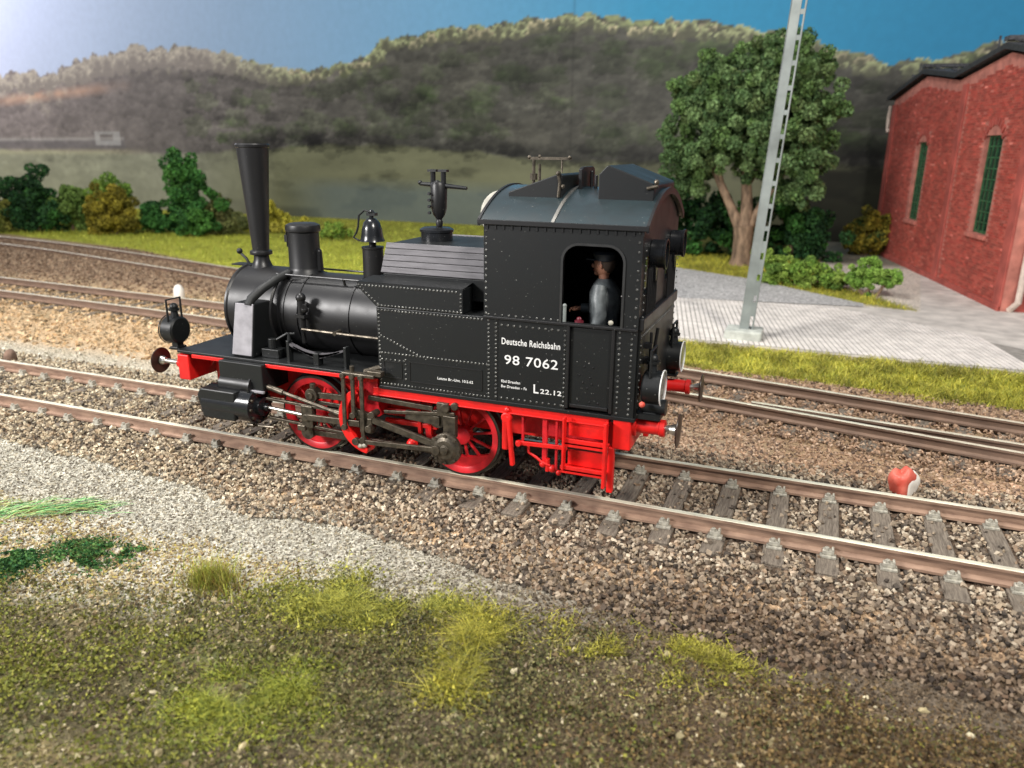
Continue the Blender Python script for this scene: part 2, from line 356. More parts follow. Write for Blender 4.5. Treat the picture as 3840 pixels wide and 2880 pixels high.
# sleepers of the loco's track are needed to keep stones off them
SL = [1.316+.6051*k for k in range(-26,15)]
BAL = [(182,164,142),(160,144,124),(202,188,166),(134,120,104),(106,94,82),(170,152,128),(80,72,64),(146,124,102)]
def ballast_main():
    n = 78000; x = RNG.uniform(-13.5,9.5,n); y = RNG.uniform(-2.9,1.9,n)
    eb = np.interp(x, [-8,-3,0,2.5,5,8], [-1.75,-1.95,-2.2,-2.35,-2.7,-2.7])+(fbm(x,y,.8,21)-.5)*.5
    keep = (y > eb) & ((y < 1.6)|(RNG.random(n)<.3))
    near = np.abs(((x-1.316)/.6051)-np.round((x-1.316)/.6051))*.6051
    onsl = (near < .15)&(np.abs(y)<1.3)
    bury = np.clip((-2.5-x)/3,0,1)*.5
    bury = np.maximum(bury, np.clip((1.8-x)/2.5,0,1)*.75*(y < -.9)); keep &= ~(onsl & (RNG.random(n) > .05+bury*.75))
    keep &= ~((np.abs(np.abs(y)-.7525) < .09))
    x, y = x[keep], y[keep]; s = RNG.uniform(.016,.036,len(x)); z = gh(x,y)+s*.35+RNG.uniform(0,.025,len(x))
    onsl = onsl[keep]; z = np.where(onsl, -.19+s*.3, z)
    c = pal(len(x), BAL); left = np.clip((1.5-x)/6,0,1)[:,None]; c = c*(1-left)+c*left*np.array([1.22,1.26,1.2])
    dk = np.clip((-y-1.3)/.9,0,1)*np.clip((x-1.0)/3.5,0,1); c = c*(1-dk[:,None]*np.array([.50,.55,.58]))  # stones towards lower right: brown dirt plus shade put into the colour
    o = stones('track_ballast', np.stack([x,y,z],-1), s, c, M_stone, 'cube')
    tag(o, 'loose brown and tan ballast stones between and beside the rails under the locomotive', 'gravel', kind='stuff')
ballast_main()
def ballast_far():
    n = 30000; x = RNG.uniform(-3,11,n); y = RNG.uniform(1.5,6.6,n)
    keep = (np.abs(y-track2_y(x)) > .9)|(RNG.random(n)<.8)
    keep &= (y < grass_lo(x)+.2); x,y = x[keep],y[keep]
    s = RNG.uniform(.02,.042,len(x)); c = pal(len(x), [(196,162,134),(174,144,118),(214,186,160),(144,120,100),(112,94,82),(186,156,130)])
    nt = (np.abs(y-track2_y(x)) < 1.45)*RNG.uniform(.01,.06,len(x)); o = stones('yard_ballast', np.stack([x,y,gh(x,y)+s*.3+nt],-1), s, c, M_stone, 'oct'); tag(o, 'pinkish tan ballast stones spread between the two tracks on the right', 'gravel', kind='stuff')
    n = 34000; x = -RNG.uniform(3,34,n)**1.0; y = RNG.uniform(1.2,15.5,n); keep = (y < grass_lo(x)); x,y = x[keep],y[keep]
    s = RNG.uniform(.025,.055,len(x)); c = pal(len(x), [(206,176,138),(184,156,120),(224,198,160),(160,138,108),(136,120,92),(214,180,136)])
    farb = y > 8.3; c[farb] = pal(int(farb.sum()), [(150,124,100),(128,104,84),(172,148,122),(108,88,72)]); near = y < 2.6; c[near] = pal(int(near.sum()), [(206,200,180),(190,184,164),(220,214,196),(160,152,134)]); s[near] *= .6
    o = stones('yard_grit', np.stack([x,y,gh(x,y)+s*.2+(np.abs(y-track2_y(x)) < 1.4)*.03],-1), s*1.15, c, M_stone, 'tet'); tag(o, 'sandy grit and small stones covering the yard at left', 'gravel', kind='stuff')
ballast_far()
def grit_near():
    n = 60000; x = RNG.uniform(-7,8.5,n); y = RNG.uniform(-4.9,-1.5,n)
    em = np.interp(x, [-8,-4,-2.3,-1.3,-.4,.4,1,3,5,8], [-4.9,-4.7,-4.35,-4.15,-3.95,-3.45,-3.15,-2.95,-3.0,-3.4])
    eb = np.interp(x, [-8,-3,0,2.5,5,8], [-1.6,-1.7,-1.9,-2.1,-2.4,-2.3])
    keep = (y < eb)&(y > em-RNG.exponential(.25,n)); x,y = x[keep],y[keep]
    s = RNG.uniform(.010,.020,len(x)); c = pal(len(x), [(190,186,172),(170,166,152),(206,202,188),(146,140,126),(112,104,92),(178,168,146)])
    straw = (np.clip((em+1.0-y)/.9,0,1)*np.clip((.8-x)/1.2,0,1)*(RNG.random(len(x))<.55))[:,None] if False else None
    em2 = em[keep]; sw = (RNG.random(len(x)) < .85*np.clip((-2.75-.25*fbm(x,y,1.5,8)-y)/.35,0,1)*np.clip((1.2-x)/1.2,0,1))[:,None]; c = np.where(sw, pal(len(x),[(190,172,128),(166,146,106),(208,192,152),(142,120,88),(112,96,70),(182,166,92)]), c)
    right = np.clip((x-.6)/2.6,0,1)[:,None]; c = c*(1-right)+c*right*np.array([.36,.28,.215])  # grit browner to the right, corner shade included in the colour
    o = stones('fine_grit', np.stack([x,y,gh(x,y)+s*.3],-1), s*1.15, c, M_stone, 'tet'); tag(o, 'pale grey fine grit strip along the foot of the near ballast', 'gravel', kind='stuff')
    n = 9000; x = RNG.uniform(-6,8.5,n); y = RNG.uniform(-8,-2.9,n); s = RNG.uniform(.008,.028,n)**1.0; s *= np.where(RNG.random(n)<.06,1.5,.75)
    c = pal(n, [(170,156,120),(150,138,104),(200,188,156),(120,110,80),(96,88,64)])
    o = stones('soil_pebbles', np.stack([x,y,gh(x,y)+s*.3],-1), s, c, M_stone, 'ico'); tag(o, 'small pale pebbles scattered through the mossy foreground soil', 'gravel', kind='stuff')
    n = 34000; x = RNG.uniform(-6,8.8,n); y = RNG.uniform(-7.5,-2.6,n)
    em = np.interp(x, [-8,-4,-2.3,-1.3,-.4,.4,1,3,5,8], [-4.9,-4.7,-4.35,-4.15,-3.95,-3.45,-3.15,-2.95,-3.0,-3.4]); k = y < em+RNG.exponential(.15,n); x,y = x[k],y[k]
    c = pal(len(x), [(112,104,74),(94,86,62),(88,90,56),(134,124,90),(76,66,50),(118,102,74),(156,146,114)],v=.3); rg = np.clip((x-3)/2.5,0,1)[:,None]; c = c*(1-rg)+c*rg*np.array([1.05,.88,.8])
    s = RNG.uniform(.010,.026,len(x)); o = stones('crumbly_soil', np.stack([x,y,gh(x,y)+s*.2],-1), s*1.15, c, M_stone, 'tet'); tag(o, 'crumbly brown soil grains covering the foreground bank', 'soil', kind='stuff')
grit_near()

n0 = len
def fibres(name, P, L, wd, cols, up=.8, curl=.5, r=RNG, parent=None, seg=2, mat_=None):
    """thin curved blades, each a strip of `seg` quads"""
    if parent is None and n0(P) > 14000: k = seen(P); P = P[k]; L = np.asarray(L)[k]; wd = np.asarray(wd)[k]; cols = cols[k]
    n = len(P); az = r.uniform(0,2*PI,n); tilt = r.uniform(0,1,n)**.7*(1-up)*1.6+.05
    d = np.stack([np.cos(az)*np.sin(tilt), np.sin(az)*np.sin(tilt), np.cos(tilt)],-1)
    sd = np.stack([-np.sin(az+r.normal(0,.6,n)), np.cos(az+r.normal(0,.6,n)), np.zeros(n)],-1)*np.asarray(wd)[:,None]/2
    cv = r.normal(0,1,(n,3))*curl; cv[:,2] = -np.abs(cv[:,2])*.5
    vs = []
    for k in range(seg+1):
        t = k/seg; c = P+(d*t+cv*t*t*.5)*np.asarray(L)[:,None]; w_ = sd*(1-.75*t)
        vs += [c-w_, c+w_]
    V = np.stack(vs,1); m = 2*(seg+1)
    bf = np.array([(2*k,2*k+1,2*k+3,2*k+2) for k in range(seg)])
    F = (bf[None]+(np.arange(n)*m)[:,None,None]).reshape(-1,4)
    return np_mesh(name, V.reshape(-1,3), F, mat_ or M_fibre, np.repeat(cols,m,0), parent=parent)

def moss():
    n = 150000; x = RNG.uniform(-5.5,8.5,n); y = RNG.uniform(-8,-2.3,n)
    em = np.interp(x, [-8,-4,-2.3,-1.3,-.4,.4,1,3,5,8], [-4.9,-4.7,-4.35,-4.15,-3.95,-3.45,-3.15,-2.95,-3.0,-3.4])+(fbm(x,y,.8,21)-.5)*.8
    dens = fbm(x,y,.9,77)*.7+fbm(x,y,4,78)*.3
    keep = (y < em+RNG.exponential(.12,n))&(dens > RNG.uniform(.22,.56,n)); x,y = x[keep],y[keep]; m = len(x)
    nn = fbm(x,y,.55,91)
    a = pal(m, [(96,98,58),(80,86,52),(114,110,68),(68,66,46),(104,90,60),(128,120,78)]); b = pal(m, [(150,150,58),(134,138,56),(118,124,52)])
    rgt = np.clip((x-3.2)/2.5,0,1)[:,None]; brn = pal(m, [(120,98,62),(100,82,54),(138,118,72)])
    c = np.where(nn[:,None] > .6, b, a); c = np.where(RNG.random(m)[:,None] < rgt*.75, brn, c)
    o = fibres('moss_and_short_grass', np.stack([x,y,gh(x,y)-.005],-1), RNG.uniform(.025,.08,m), RNG.uniform(.003,.007,m), c*np.clip(.35+1.3*fbm(x,y,2.2,12),.5,1.5)[:,None], up=.25, curl=1.0, seg=1)
    tag(o, 'brownish green moss and short static grass covering the foreground soil', 'moss', kind='stuff')
moss()
QD = np.array([(-1,-.7,0),(1,-.6,.2),(.8,.8,0),(-.7,1,.25)],float)*.5
def foam_quads(P, size, r): return (np.einsum('nij,kj->nki', rand_rot(len(P),r), QD)*np.asarray(size)[:,None,None]+P[:,None,:]).reshape(-1,3)
def foam():
    r = np.random.default_rng(44); n = 210000; x = r.uniform(-5.2,8.2,n); y = r.uniform(-7.2,-2.4,n)
    pxk = (y > -4.0-(x+.5)*.0-3.2) & (y < 0); x, y = x[pxk], y[pxk]; n = len(x)
    em = np.interp(x, [-8,-4,-2.3,-1.3,-.4,.4,1,3,5,8], [-4.9,-4.7,-4.35,-4.15,-3.95,-3.45,-3.15,-2.95,-3.0,-3.4])+(fbm(x,y,.8,21)-.5)*.8
    dens = fbm(x,y,1.1,77)*.6+fbm(x,y,5,78)*.4; k = (y < em+r.exponential(.1,n))&(dens > r.uniform(.30,.66,n)); x,y,dens = x[k],y[k],dens[k]; m = len(x)
    a = pal(m,[(102,104,62),(86,90,54),(118,112,72),(70,68,46),(134,128,84),(106,94,64)],r,.3); b = pal(m,[(140,138,62),(124,126,56),(108,114,52)],r,.3)
    g_ = fbm(x,y,.7,91); wt = 0
    for (a0,b0,r0) in ((1.1,-3.6,.75),(2.0,-3.35,.6),(2.5,-3.95,.45),(1.2,-4.9,.6),(4.0,-3.05,.55),(3.3,-4.4,.5),(-.3,-5.2,.7)): wt = np.maximum(wt, np.exp(-((x-a0)**2+(y-b0)**2)/r0**2))
    c = np.where((g_+wt*.17+r.normal(0,.05,m) > .60)[:,None], b, a); rg = np.clip((x-3.0)/2.2,0,1)[:,None]; brn = pal(m,[(112,90,58),(92,74,50),(132,110,70),(76,60,42)],r,.3); c = np.where(r.random(m)[:,None] < rg*.8, brn, c)
    z = gh(x,y)+r.uniform(0,1,m)*(.05+.06*wt)*np.clip((dens-.35)*4,0,1)
    k = seen(np.stack([x,y,z],-1)); x,y,z,c = x[k],y[k],z[k],c[k]; m = len(x)
    o = np_mesh('ground_foam', foam_quads(np.stack([x,y,z],-1), r.uniform(.012,.034,m), r), np.arange(m*4).reshape(-1,4), M_foliage, np.repeat(c,4,0)); tag(o, 'crumbly olive and brown scatter foam over the foreground bank', 'moss', kind='stuff')
foam()

def tuft(name, spots, n, L, cols, label, group=None, up=.7, w=(.005,.010), curl=.5, cat='grass tuft', rag=.5, sd=5):
    """one ragged clump: spots = [(x,y,rx,ry)]"""
    P = []; x0, y0 = spots[0][:2]
    for (x,y,rx,ry) in spots:
        k = int(2.4*n*rx*ry/sum(s[2]*s[3] for s in spots)); a = RNG.uniform(0,2*PI,k); q = np.abs(RNG.normal(0,.55,k))
        P.append(np.stack([x+np.cos(a)*q*rx, y+np.sin(a)*q*ry],-1))
    P = np.concatenate(P); f = fbm(P[:,0],P[:,1],3.2,sd,3); k = f+RNG.normal(0,.05,len(P)) > .36+.2*rag; P = P[k][:n]; f = f[k][:n]
    z = gh(P[:,0],P[:,1]); z0 = float(gh(np.array([x0]),np.array([y0]))[0])
    n = len(P); c = pal(n,cols,v=.3)*np.clip(.2+1.6*f,.5,1.5)[:,None]
    o = fibres(name, np.stack([P[:,0]-x0,P[:,1]-y0,z-z0-.01+RNG.uniform(0,.03,n)*(1-up)],-1), RNG.uniform(L*.35,L*1.15,n), RNG.uniform(*w,n), c, up=up, curl=curl)
    o.location = (x0,y0,z0); tag(o, label, cat, group)
    if up < .5:
        r = np.random.default_rng(sd); m = int(n*1.0); Q = np.stack([P[:m,0]-x0+r.normal(0,.02,m), P[:m,1]-y0+r.normal(0,.02,m), z[:m]-z0+r.uniform(0,1,m)*L*.75*np.clip(f[:m]*2-.6,.1,1)],-1)
        np_mesh('moss_foam', foam_quads(Q, r.uniform(.014,.034,m), r), np.arange(m*4).reshape(-1,4), M_foliage, np.repeat(c[:m]*.62,4,0), parent=o)
    return o
G = 'grass tufts and weed patches in the foreground'
tuft('grass_tuft', [(-.45,-3.72,.34,.2),(-.2,-3.7,.2,.14)], 1300, .28, [(160,168,66),(132,146,58),(190,186,84),(120,118,54),(150,122,66)], 'upright yellow green grass tuft with brown stems, standing alone on the pale grit', G, up=.66, rag=.1)
tuft('grass_tuft', [(1.05,-3.5,.75,.55),(1.85,-3.25,.7,.38),(2.35,-3.3,.5,.3),(.75,-3.95,.4,.3)], 12500, .13, [(160,158,66),(134,138,58),(184,180,80),(108,114,54)], 'broad yellow green moss clump at the centre of the foreground beside the grit', G, up=.25, curl=1.5, sd=6, w=(.003,.007))
tuft('grass_tuft', [(2.45,-3.62,.42,.5),(2.6,-4.1,.3,.4),(2.75,-4.4,.25,.25)], 6500, .19, [(172,164,62),(140,140,54),(192,182,78),(112,112,50)], 'long trailing yellow green moss clump pointing toward the viewer right of centre', G, up=.3, curl=1.4, sd=7, w=(.003,.007))
tuft('grass_tuft', [(1.35,-4.75,.5,.4),(.9,-5.1,.5,.45),(1.5,-5.3,.45,.35)], 6500, .12, [(140,148,56),(112,124,52),(166,168,66)], 'green moss clump near the bottom edge left of centre', G, up=.25, curl=1.5, sd=8, w=(.003,.007))
tuft('grass_tuft', [(3.9,-3.1,.7,.35),(4.5,-2.95,.5,.25)], 5200, .11, [(168,162,64),(140,140,56),(188,180,80),(112,104,56)], 'low yellow green moss clump on the brown ground below the near ballast at right', G, up=.3, curl=1.0, sd=9)
def weeds(spots, n, cols, label, sd):
    x0, y0 = spots[0][:2]; r = np.random.default_rng(sd); P = []
    for (x,y,rx,ry) in spots:
        k = int(n*rx*ry/sum(q[2]*q[3] for q in spots))*2; a = r.uniform(0,2*PI,k); q = np.abs(r.normal(0,.55,k)); P.append(np.stack([x+np.cos(a)*q*rx, y+np.sin(a)*q*ry, .06*np.exp(-q*q*2)],-1))
    P = np.concatenate(P); f = fbm(P[:,0],P[:,1],4,sd,3); k = f+r.normal(0,.06,len(P)) > .46; P = P[k]; f = f[k]; n = len(P)
    z0 = float(gh(np.array([x0]),np.array([y0]))[0]); z = gh(P[:,0],P[:,1])-z0+P[:,2]*r.uniform(0,1,n)*(.4+1.6*f)
    q = np.array([(-1,-.7,0),(1,-.6,.2),(.8,.8,0),(-.7,1,.25)],float)*.5
    V = np.einsum('nij,kj->nki', rand_rot(n,r), q)*r.uniform(.015,.04,n)[:,None,None]+np.stack([P[:,0]-x0,P[:,1]-y0,z],-1)[:,None,:]
    o = np_mesh('weed_patch', V.reshape(-1,3), np.arange(n*4).reshape(-1,4), M_foliage, np.repeat(pal(n,cols,r,.4),4,0)); o.location = (x0,y0,z0); tag(o, label, 'weeds', G)
weeds([(-2.2,-3.70,.55,.36),(-1.9,-3.5,.3,.2)], 9000, [(74,120,62),(50,98,52),(104,140,76),(36,74,42),(90,96,56)], 'dark green crumbly weed patch on the pale grit at left', 10)
weeds([(-2.95,-4.25,.6,.4)], 8000, [(60,104,54),(46,88,46),(86,124,64),(34,64,38)], 'dark green weed patch cut by the left edge of the picture', 11)
def lying_grass():
    n = 520; t = RNG.uniform(0,1,n)**1.2; x = -4.9+1.75*t+RNG.normal(0,.16,n); y = -4.05+1.30*t+RNG.normal(0,.17,n)*(1.15-t)
    o = np_lying('lying_grass', x, y); tag(o, 'flattened bright green grass blades lying across the pale grit at left', 'grass', G)
def np_lying(name, x, y):
    n = len(x); L = RNG.uniform(.12,.5,n); az = RNG.normal(.75,.42,n); d = np.stack([np.cos(az),np.sin(az),RNG.uniform(-.02,.1,n)],-1)
    sd = np.stack([-np.sin(az),np.cos(az),np.zeros(n)],-1)*.0055; z = gh(x,y)+RNG.uniform(0,.05,n); P = np.stack([x,y,z],-1)
    V = np.stack([P-sd,P+sd,P+d*L[:,None]*.5+sd+np.array([0,0,.02]),P+d*L[:,None]*.5-sd+np.array([0,0,.02]),P+d*L[:,None]],1)
    F4 = (np.array([[0,1,2,3]])[None]+(np.arange(n)*5)[:,None,None]).reshape(-1,4)
    F = np.concatenate([F4, (np.array([[3,2,4,4]])[None]+(np.arange(n)*5)[:,None,None]).reshape(-1,4)]) if False else F4
    V2 = V.copy(); V2[:,4] = V[:,4]
    F3 = (np.array([[0,1,2],[0,2,3],[3,2,4]])[None]+(np.arange(n)*5)[:,None,None]).reshape(-1,3)
    V = V.reshape(-1,3); x0 = V[:,0].mean(); y0 = V[:,1].mean(); z0 = V[:,2].min()
    o = np_mesh(name, V-np.array([x0,y0,z0]), F3, M_fibre, np.repeat(pal(n,[(110,186,104),(150,206,130),(70,140,76),(176,184,112),(190,210,150),(150,150,90)],v=.3),5,0)); o.location = (x0,y0,z0); return o
lying_grass()

# ------------------------------------------------------------------ grass verges (stuff)
def verge(name, x, y, L, cols, label, up=.4):
    n = len(x); o = fibres(name, np.stack([x,y,gh(x,y)-.01],-1), RNG.uniform(L*.5,L,n), RNG.uniform(.012,.026,n), pal(n,cols)*np.clip(.1+1.8*fbm(x,y,2.4,15,3),.45,1.5)[:,None], up=up, curl=.8, seg=1)
    tag(o, label, 'grass', kind='stuff')
YG = [(190,184,74),(158,160,66),(206,198,90),(126,134,56),(176,168,68)]
n = 70000; x = RNG.uniform(-3,11,n); y = RNG.uniform(5.4,9.2,n); n2 = fbm(x,y,3,31)
k = (y > grass_lo(x)+(n2-.5)*.7)&(y < grass_hi(x)+(n2-.5)*.5)&((y-grass_lo(x))/(grass_hi(x)-grass_lo(x)) > RNG.uniform(-.6,.3,n)); verge('grass_verge', x[k], y[k], .16, YG, 'bright yellow green grass strip between the far track and the pavement')
n = 90000; x = RNG.uniform(-40,-1,n); y = RNG.uniform(8,31,n); k = (y > grass_lo(x)+RNG.exponential(.25,n))&((x<-6)|(y<grass_hi(x)))
verge('meadow_grass', x[k], y[k], .22, [(184,190,72),(160,172,64),(204,206,92),(140,152,56)], 'yellow green meadow grass between the left yard and the backdrop')
n = 26000; x = RNG.uniform(-4,7.8,n); y = RNG.uniform(14.2,26,n); k = (y > verge_lo(x))&(y < verge_hi(x)); verge('roadside_grass', x[k], y[k], .2, [(190,184,60),(150,150,56),(120,130,50),(206,196,80)], 'olive yellow grass along the far edge of the asphalt road')

# ------------------------------------------------------------------ paving and road
road = MB()
xr_ = [-3+.5*i for i in range(20)]; pts_lo = [(x, float(road_lo(x))) for x in xr_ if x <= 6.4]; pts_hi = [(x, float(verge_lo(x))) for x in xr_ if x <= 6.4]
nn = 14
V = []; F = []; Cc = []
xx = np.linspace(-3,6.45,90); 
for i, x in enumerate(xx):
    lo, hi = float(road_lo(x)), float(verge_lo(x))+.15
    if hi < lo+.02: hi = lo+.02
    for j in range(nn): V.append((x, lo+(hi-lo)*j/(nn-1), -.10))
V = np.array(V); F = np.array([(i*nn+j,(i+1)*nn+j,(i+1)*nn+j+1,i*nn+j+1) for i in range(89) for j in range(nn-1)])
Cc = S3((182,180,178))[None]*(.9+.2*fbm(V[:,0],V[:,1],1.2,5))[:,None]
o = np_mesh('road', V, F, M_road, Cc, smooth=True); tag(o, kind='structure')
# pavement: base slab with individual diagonal strips
pav = MB(); pav.plate([(-3,8.55),(13,8.55),(13,22),(8.6,22),(7.9,14.55),(6.4,14.5),(1.3,13.7),(-3,13.0)], 'z', -.16, -.118)
pavement = pav.build('pavement', mat('pavement_base', (.60,.56,.51), .85, var=.12, nscale=2, bump=.2, bscale=20)); tag(pavement, kind='structure')
M_strip = mat('pale_paving', (.74,.69,.64), .8, var=.10, nscale=3, bump=.15, bscale=25)
MB().plate([(-3,8.56),(11.6,8.56),(10.7,9.8),(8.6,11.4),(6.3,13.3),(1.3,13.2),(-3,12.6)], 'z', -.13, -.113).build('groove_bed', mat('groove_dirt', (.30,.28,.25), .9), pavement)
dx, dy = .9, -4.6; L_ = math.hypot(dx,dy); ux, uy = dx/L_, dy/L_; px_, py_ = -uy, ux
k = 0
for i in range(-12, 92):
    # strip centre line passes (bx, 8.6); runs back toward the road
    bx = -1.5+i*.12
    x0, y0 = bx, 8.6; ln = (13.55+ (bx/10)-8.6)/abs(uy)-.05; cut = max(0, bx-5.2)*.0
    if bx > 6.6: ln = max(1.2, ln-(bx-6.6)*1.0)
    q = MB(); hw = .045
    a = (x0,y0); b = (x0-ux*ln, y0-uy*ln)
    q.plate([(a[0]-px_*hw,a[1]-py_*hw),(a[0]+px_*hw,a[1]+py_*hw),(b[0]+px_*hw,b[1]+py_*hw),(b[0]-px_*hw,b[1]-py_*hw)], 'z', -.13, -.098-random.uniform(0,.004))
    q.build('paving_strip', M_strip, pavement)

# ------------------------------------------------------------------ rails and tracks
def sweep_rail(parent, pts, top=0.0, name='rail', hw=.038, foot=.072, h=.19, side=None):
    prof = [(-foot,-h),(foot,-h),(foot,-h+.03),(.014,-h+.055),(.014,-.055),(hw,-.04),(hw,-.006),(hw-.008,0),(-hw+.008,0),(-hw,-.006),(-hw,-.04),(-.014,-.055),(-.014,-h+.055),(-foot,-h+.03)]
    P = [Vector((p[0],p[1],0)) for p in pts]; m = MB(); n = len(prof); vs = []
    for i, p in enumerate(P):
        d = (P[min(i+1,len(P)-1)]-P[max(i-1,0)]).normalized(); s = Vector((-d.y,d.x,0))
        vs += [p+s*a+Vector((0,0,top+b)) for a,b in prof]
    fs = []; mi = []
    for i in range(len(P)-1):
        for j in range(n): fs.append((i*n+j,i*n+(j+1)%n,(i+1)*n+(j+1)%n,(i+1)*n+j)); mi.append(1 if j in (6,7,8) else 0)
    fs += [tuple(range(n)), tuple(range((len(P)-1)*n, len(P)*n))]; mi += [0,0]
    m.v = vs; m.f = fs; m.m = mi
    return m.build(name, [side or M_railside, M_railtop], parent)
def sleeper_mesh(seed):
    r = random.Random(seed); m = MB(); L2, W2 = 1.25, .118; ny_ = 8; vs = []
    m.box(-W2,W2,-L2,L2,-.36,-.192)
    return m
sl_protos = []
trk = empty('railway_track', (0,0,0), label='nearest railway track with weathered sleepers, carrying the black and red locomotive', cat='railway track')
for s in (-1,1):
    sweep_rail(trk, [(x, s*.7525+ .0) for x in np.linspace(-14.5,12,40)])
proto = None
for i, x in enumerate(SL):
    if proto is None:
        proto = sleeper_mesh(1).build('sleeper', M_sleeper, trk, bevel=.012, seg=1); proto.location = (x,0,0)
        cb = MB(); cb.box(-.085,.085,-.07,.05,-.192,-.16); cb.box(-.06,.06,-.04,.045,-.16,-.11); cb.cyl((-.02,-.015,-.11),(-.02,-.015,-.075),.028,n=6); cb.box(.03,.055,-.04,.04,-.11,-.085)
        cl = cb.build('rail_clip', M_clip, proto, bevel=.006, seg=1); cl.location = (0,-.7525-.10,0)
        for yy, rz in ((-.7525+.10,PI),(.7525-.10,0),(.7525+.10,PI)):
            c2 = cl.copy(); COL.objects.link(c2); c2.parent = proto; c2.location = (0,yy,0); c2.rotation_euler = (0,0,rz)
    else:
        c = copy_tree(proto, trk); c.location = (x+random.uniform(-.02,.02), random.uniform(-.03,.03), random.uniform(-.006,.0)); c.rotation_euler = (0,0,random.uniform(-.015,.015)+PI*(i%2)*0)
def make_track(name, fy, x0, x1, label, gauge=1.505, step=.6):
    t = empty(name, (0,0,0), label=label, cat='railway track')
    xs_ = np.linspace(x0,x1,70); ys_ = fy(xs_); ys_ = np.convolve(np.pad(ys_,4,'reflect',reflect_type='odd'), np.ones(9)/9, 'valid')
    d = np.gradient(ys_,xs_); nrm = np.stack([-d,np.ones_like(d)],-1); nrm /= np.linalg.norm(nrm,axis=1)[:,None]
    for s in (-1,1): sweep_rail(t, [(x+nrm[i,0]*s*gauge/2, ys_[i]+nrm[i,1]*s*gauge/2) for i,x in enumerate(xs_)], side=M_farrail)
    pr_ = None; x = x0+.3
    while x < x1-.2:
        y = float(np.interp(x,xs_,ys_)); a = math.atan(float(np.interp(x,xs_,d)))
        if pr_ is None: pr_ = sleeper_mesh(2).build('sleeper', M_sleeper, t); o = pr_
        else: o = pr_.copy(); COL.objects.link(o); o.parent = t
        o.location = (x,y,-.032); o.rotation_euler = (0,0,a); x += step*math.cos(a)
    return t, xs_, ys_
t2, _, _ = make_track('railway_track', track2_y, -34, 13, 'second railway track behind the locomotive, running from left to right with a switch rail')
sweep_rail(t2, [(4.3,3.93),(6.2,3.68),(8.2,3.43),(10,3.2),(12,2.95)], name='switch_rail', side=M_farrail)
make_track('railway_track', track3_y, -44, -2, 'third railway track at the far left beside the meadow grass')

# ------------------------------------------------------------------ locomotive
loco = empty('steam_locomotive', (0,0,0), label='black and red tank locomotive numbered 98 7062 with tall flared chimney', cat='locomotive')
def part(mb, name, m, bevel=0, smooth=None, parent=None, **k): return mb.build(name, m, parent or loco, bevel, smooth, **k)
AX = 1.81   # boiler axis height
# frame and footplate
part(MB().box(-3.0,3.09,-.62,-.56,.62,1.15).box(-3.0,3.09,.56,.62,.62,1.15), 'main_frame', M_red, .01)
part(MB().box(-.95,.85,-.5,.5,.45,1.1), 'ashpan', M_inside, .02)
part(MB().box(-3.27,.06,-1.06,1.06,1.262,1.30), 'footplate', M_black, .006)
for s in (-1,1):
    part(MB().box(-3.0,.02,s*1.06-.012,s*1.06+.012,1.215,1.262) , 'valance', M_red, .003)
    part(MB().box(.15,3.13,s*1.36-.02,s*1.36+.02,1.175,1.262).box(.15,3.13,s*1.36-.05,s*1.36+.05,1.165,1.18), 'rear_valance', M_red, .004)
for s,xa,xb in ((-1,-3.29,-3.09),(1,3.10,3.31)):
    b = MB().box(xa,xb,-1.05,1.05,.865 if s<0 else .78,1.235 if s<0 else 1.15)
    part(b, 'buffer_beam', M_red, .015)
for q in (-1,1): part(MB().plate([(-3.09,1.255),(-2.85,1.255),(-3.09,.98)],'y',*sorted((q*.60,q*.63))), 'beam_gusset', M_red)
for sx in (-1,1):
    for sy in (-1,1):
        x0 = -3.29 if sx<0 else 3.31; y0 = .875*sy
        b = MB(); b.lathe([(.0,0),(.13,0),(.13,.03),(.085,.04),(.085,.27),(.10,.28),(.10,.33),(.06,.335)] if sx > 0 else [(.0,0),(.12,0),(.12,.03),(.075,.04),(.07,.13),(.05,.15)], (0,0,0),'x',20)
        hs = part(b, 'buffer_housing', M_red, smooth=35); hs.location = (x0,y0,1.05); hs.scale = (sx,1,1)
        hs.scale = (-1.06,1,1) if sx < 0 else (1.08,1,1)
        h = MB().cyl((.1,0,0),(.44,0,0),.036,n=12).cyl((.38,0,0),(.44,0,0),.05,.07,n=12); part(h, 'shank', M_steel, smooth=35, parent=hs)
        h = MB().lathe([(.0,.455),(.185,.46),(.19,.467),(.186,.476),(.1,.486),(.0,.489)], (0,0,0),'x',28); part(h, 'buffer_head', M_brown, smooth=35, parent=hs)
# boiler, smokebox
b = MB().lathe([(.55,-2.0),(.565,-1.98),(.565,.6),(.55,1.6)], (0,0,AX),'x',56); part(b, 'boiler', M_black2, smooth=30)
for xb in (-1.86,-1.78,-1.55,-.72):
    part(MB().lathe([(.566,-.018),(.577,-.016),(.577,.016),(.566,.018)], (xb,0,AX),'x',56,ring=True), 'boiler_band', M_black2, smooth=30)
b = MB().lathe([(.0,-2.90),(.3,-2.89),(.5,-2.84),(.58,-2.78),(.62,-2.75),(.62,-2.72),(.60,-2.70),(.60,-1.98),(.58,-1.96)], (0,0,AX),'x',56); part(b, 'smokebox', M_black2, smooth=30)
dr = MB().lathe([(.0,-2.95),(.35,-2.93),(.46,-2.88)], (0,0,AX),'x',32).cyl((-3.01,0,AX),(-2.89,0,AX),.05,n=12)
part(dr, 'smokebox_door', M_black2, smooth=30)
part(MB().tube([(-2.78,.05,AX+.58),(-2.84,.05,AX+.68),(-2.92,.05,AX+.74)],.02).ball((-2.95,.05,AX+.78),.045).bar((-3.0,.0,AX+.60),(-2.66,.0,AX+.60),.18,.02), 'lamp_bracket', M_black, smooth=40)
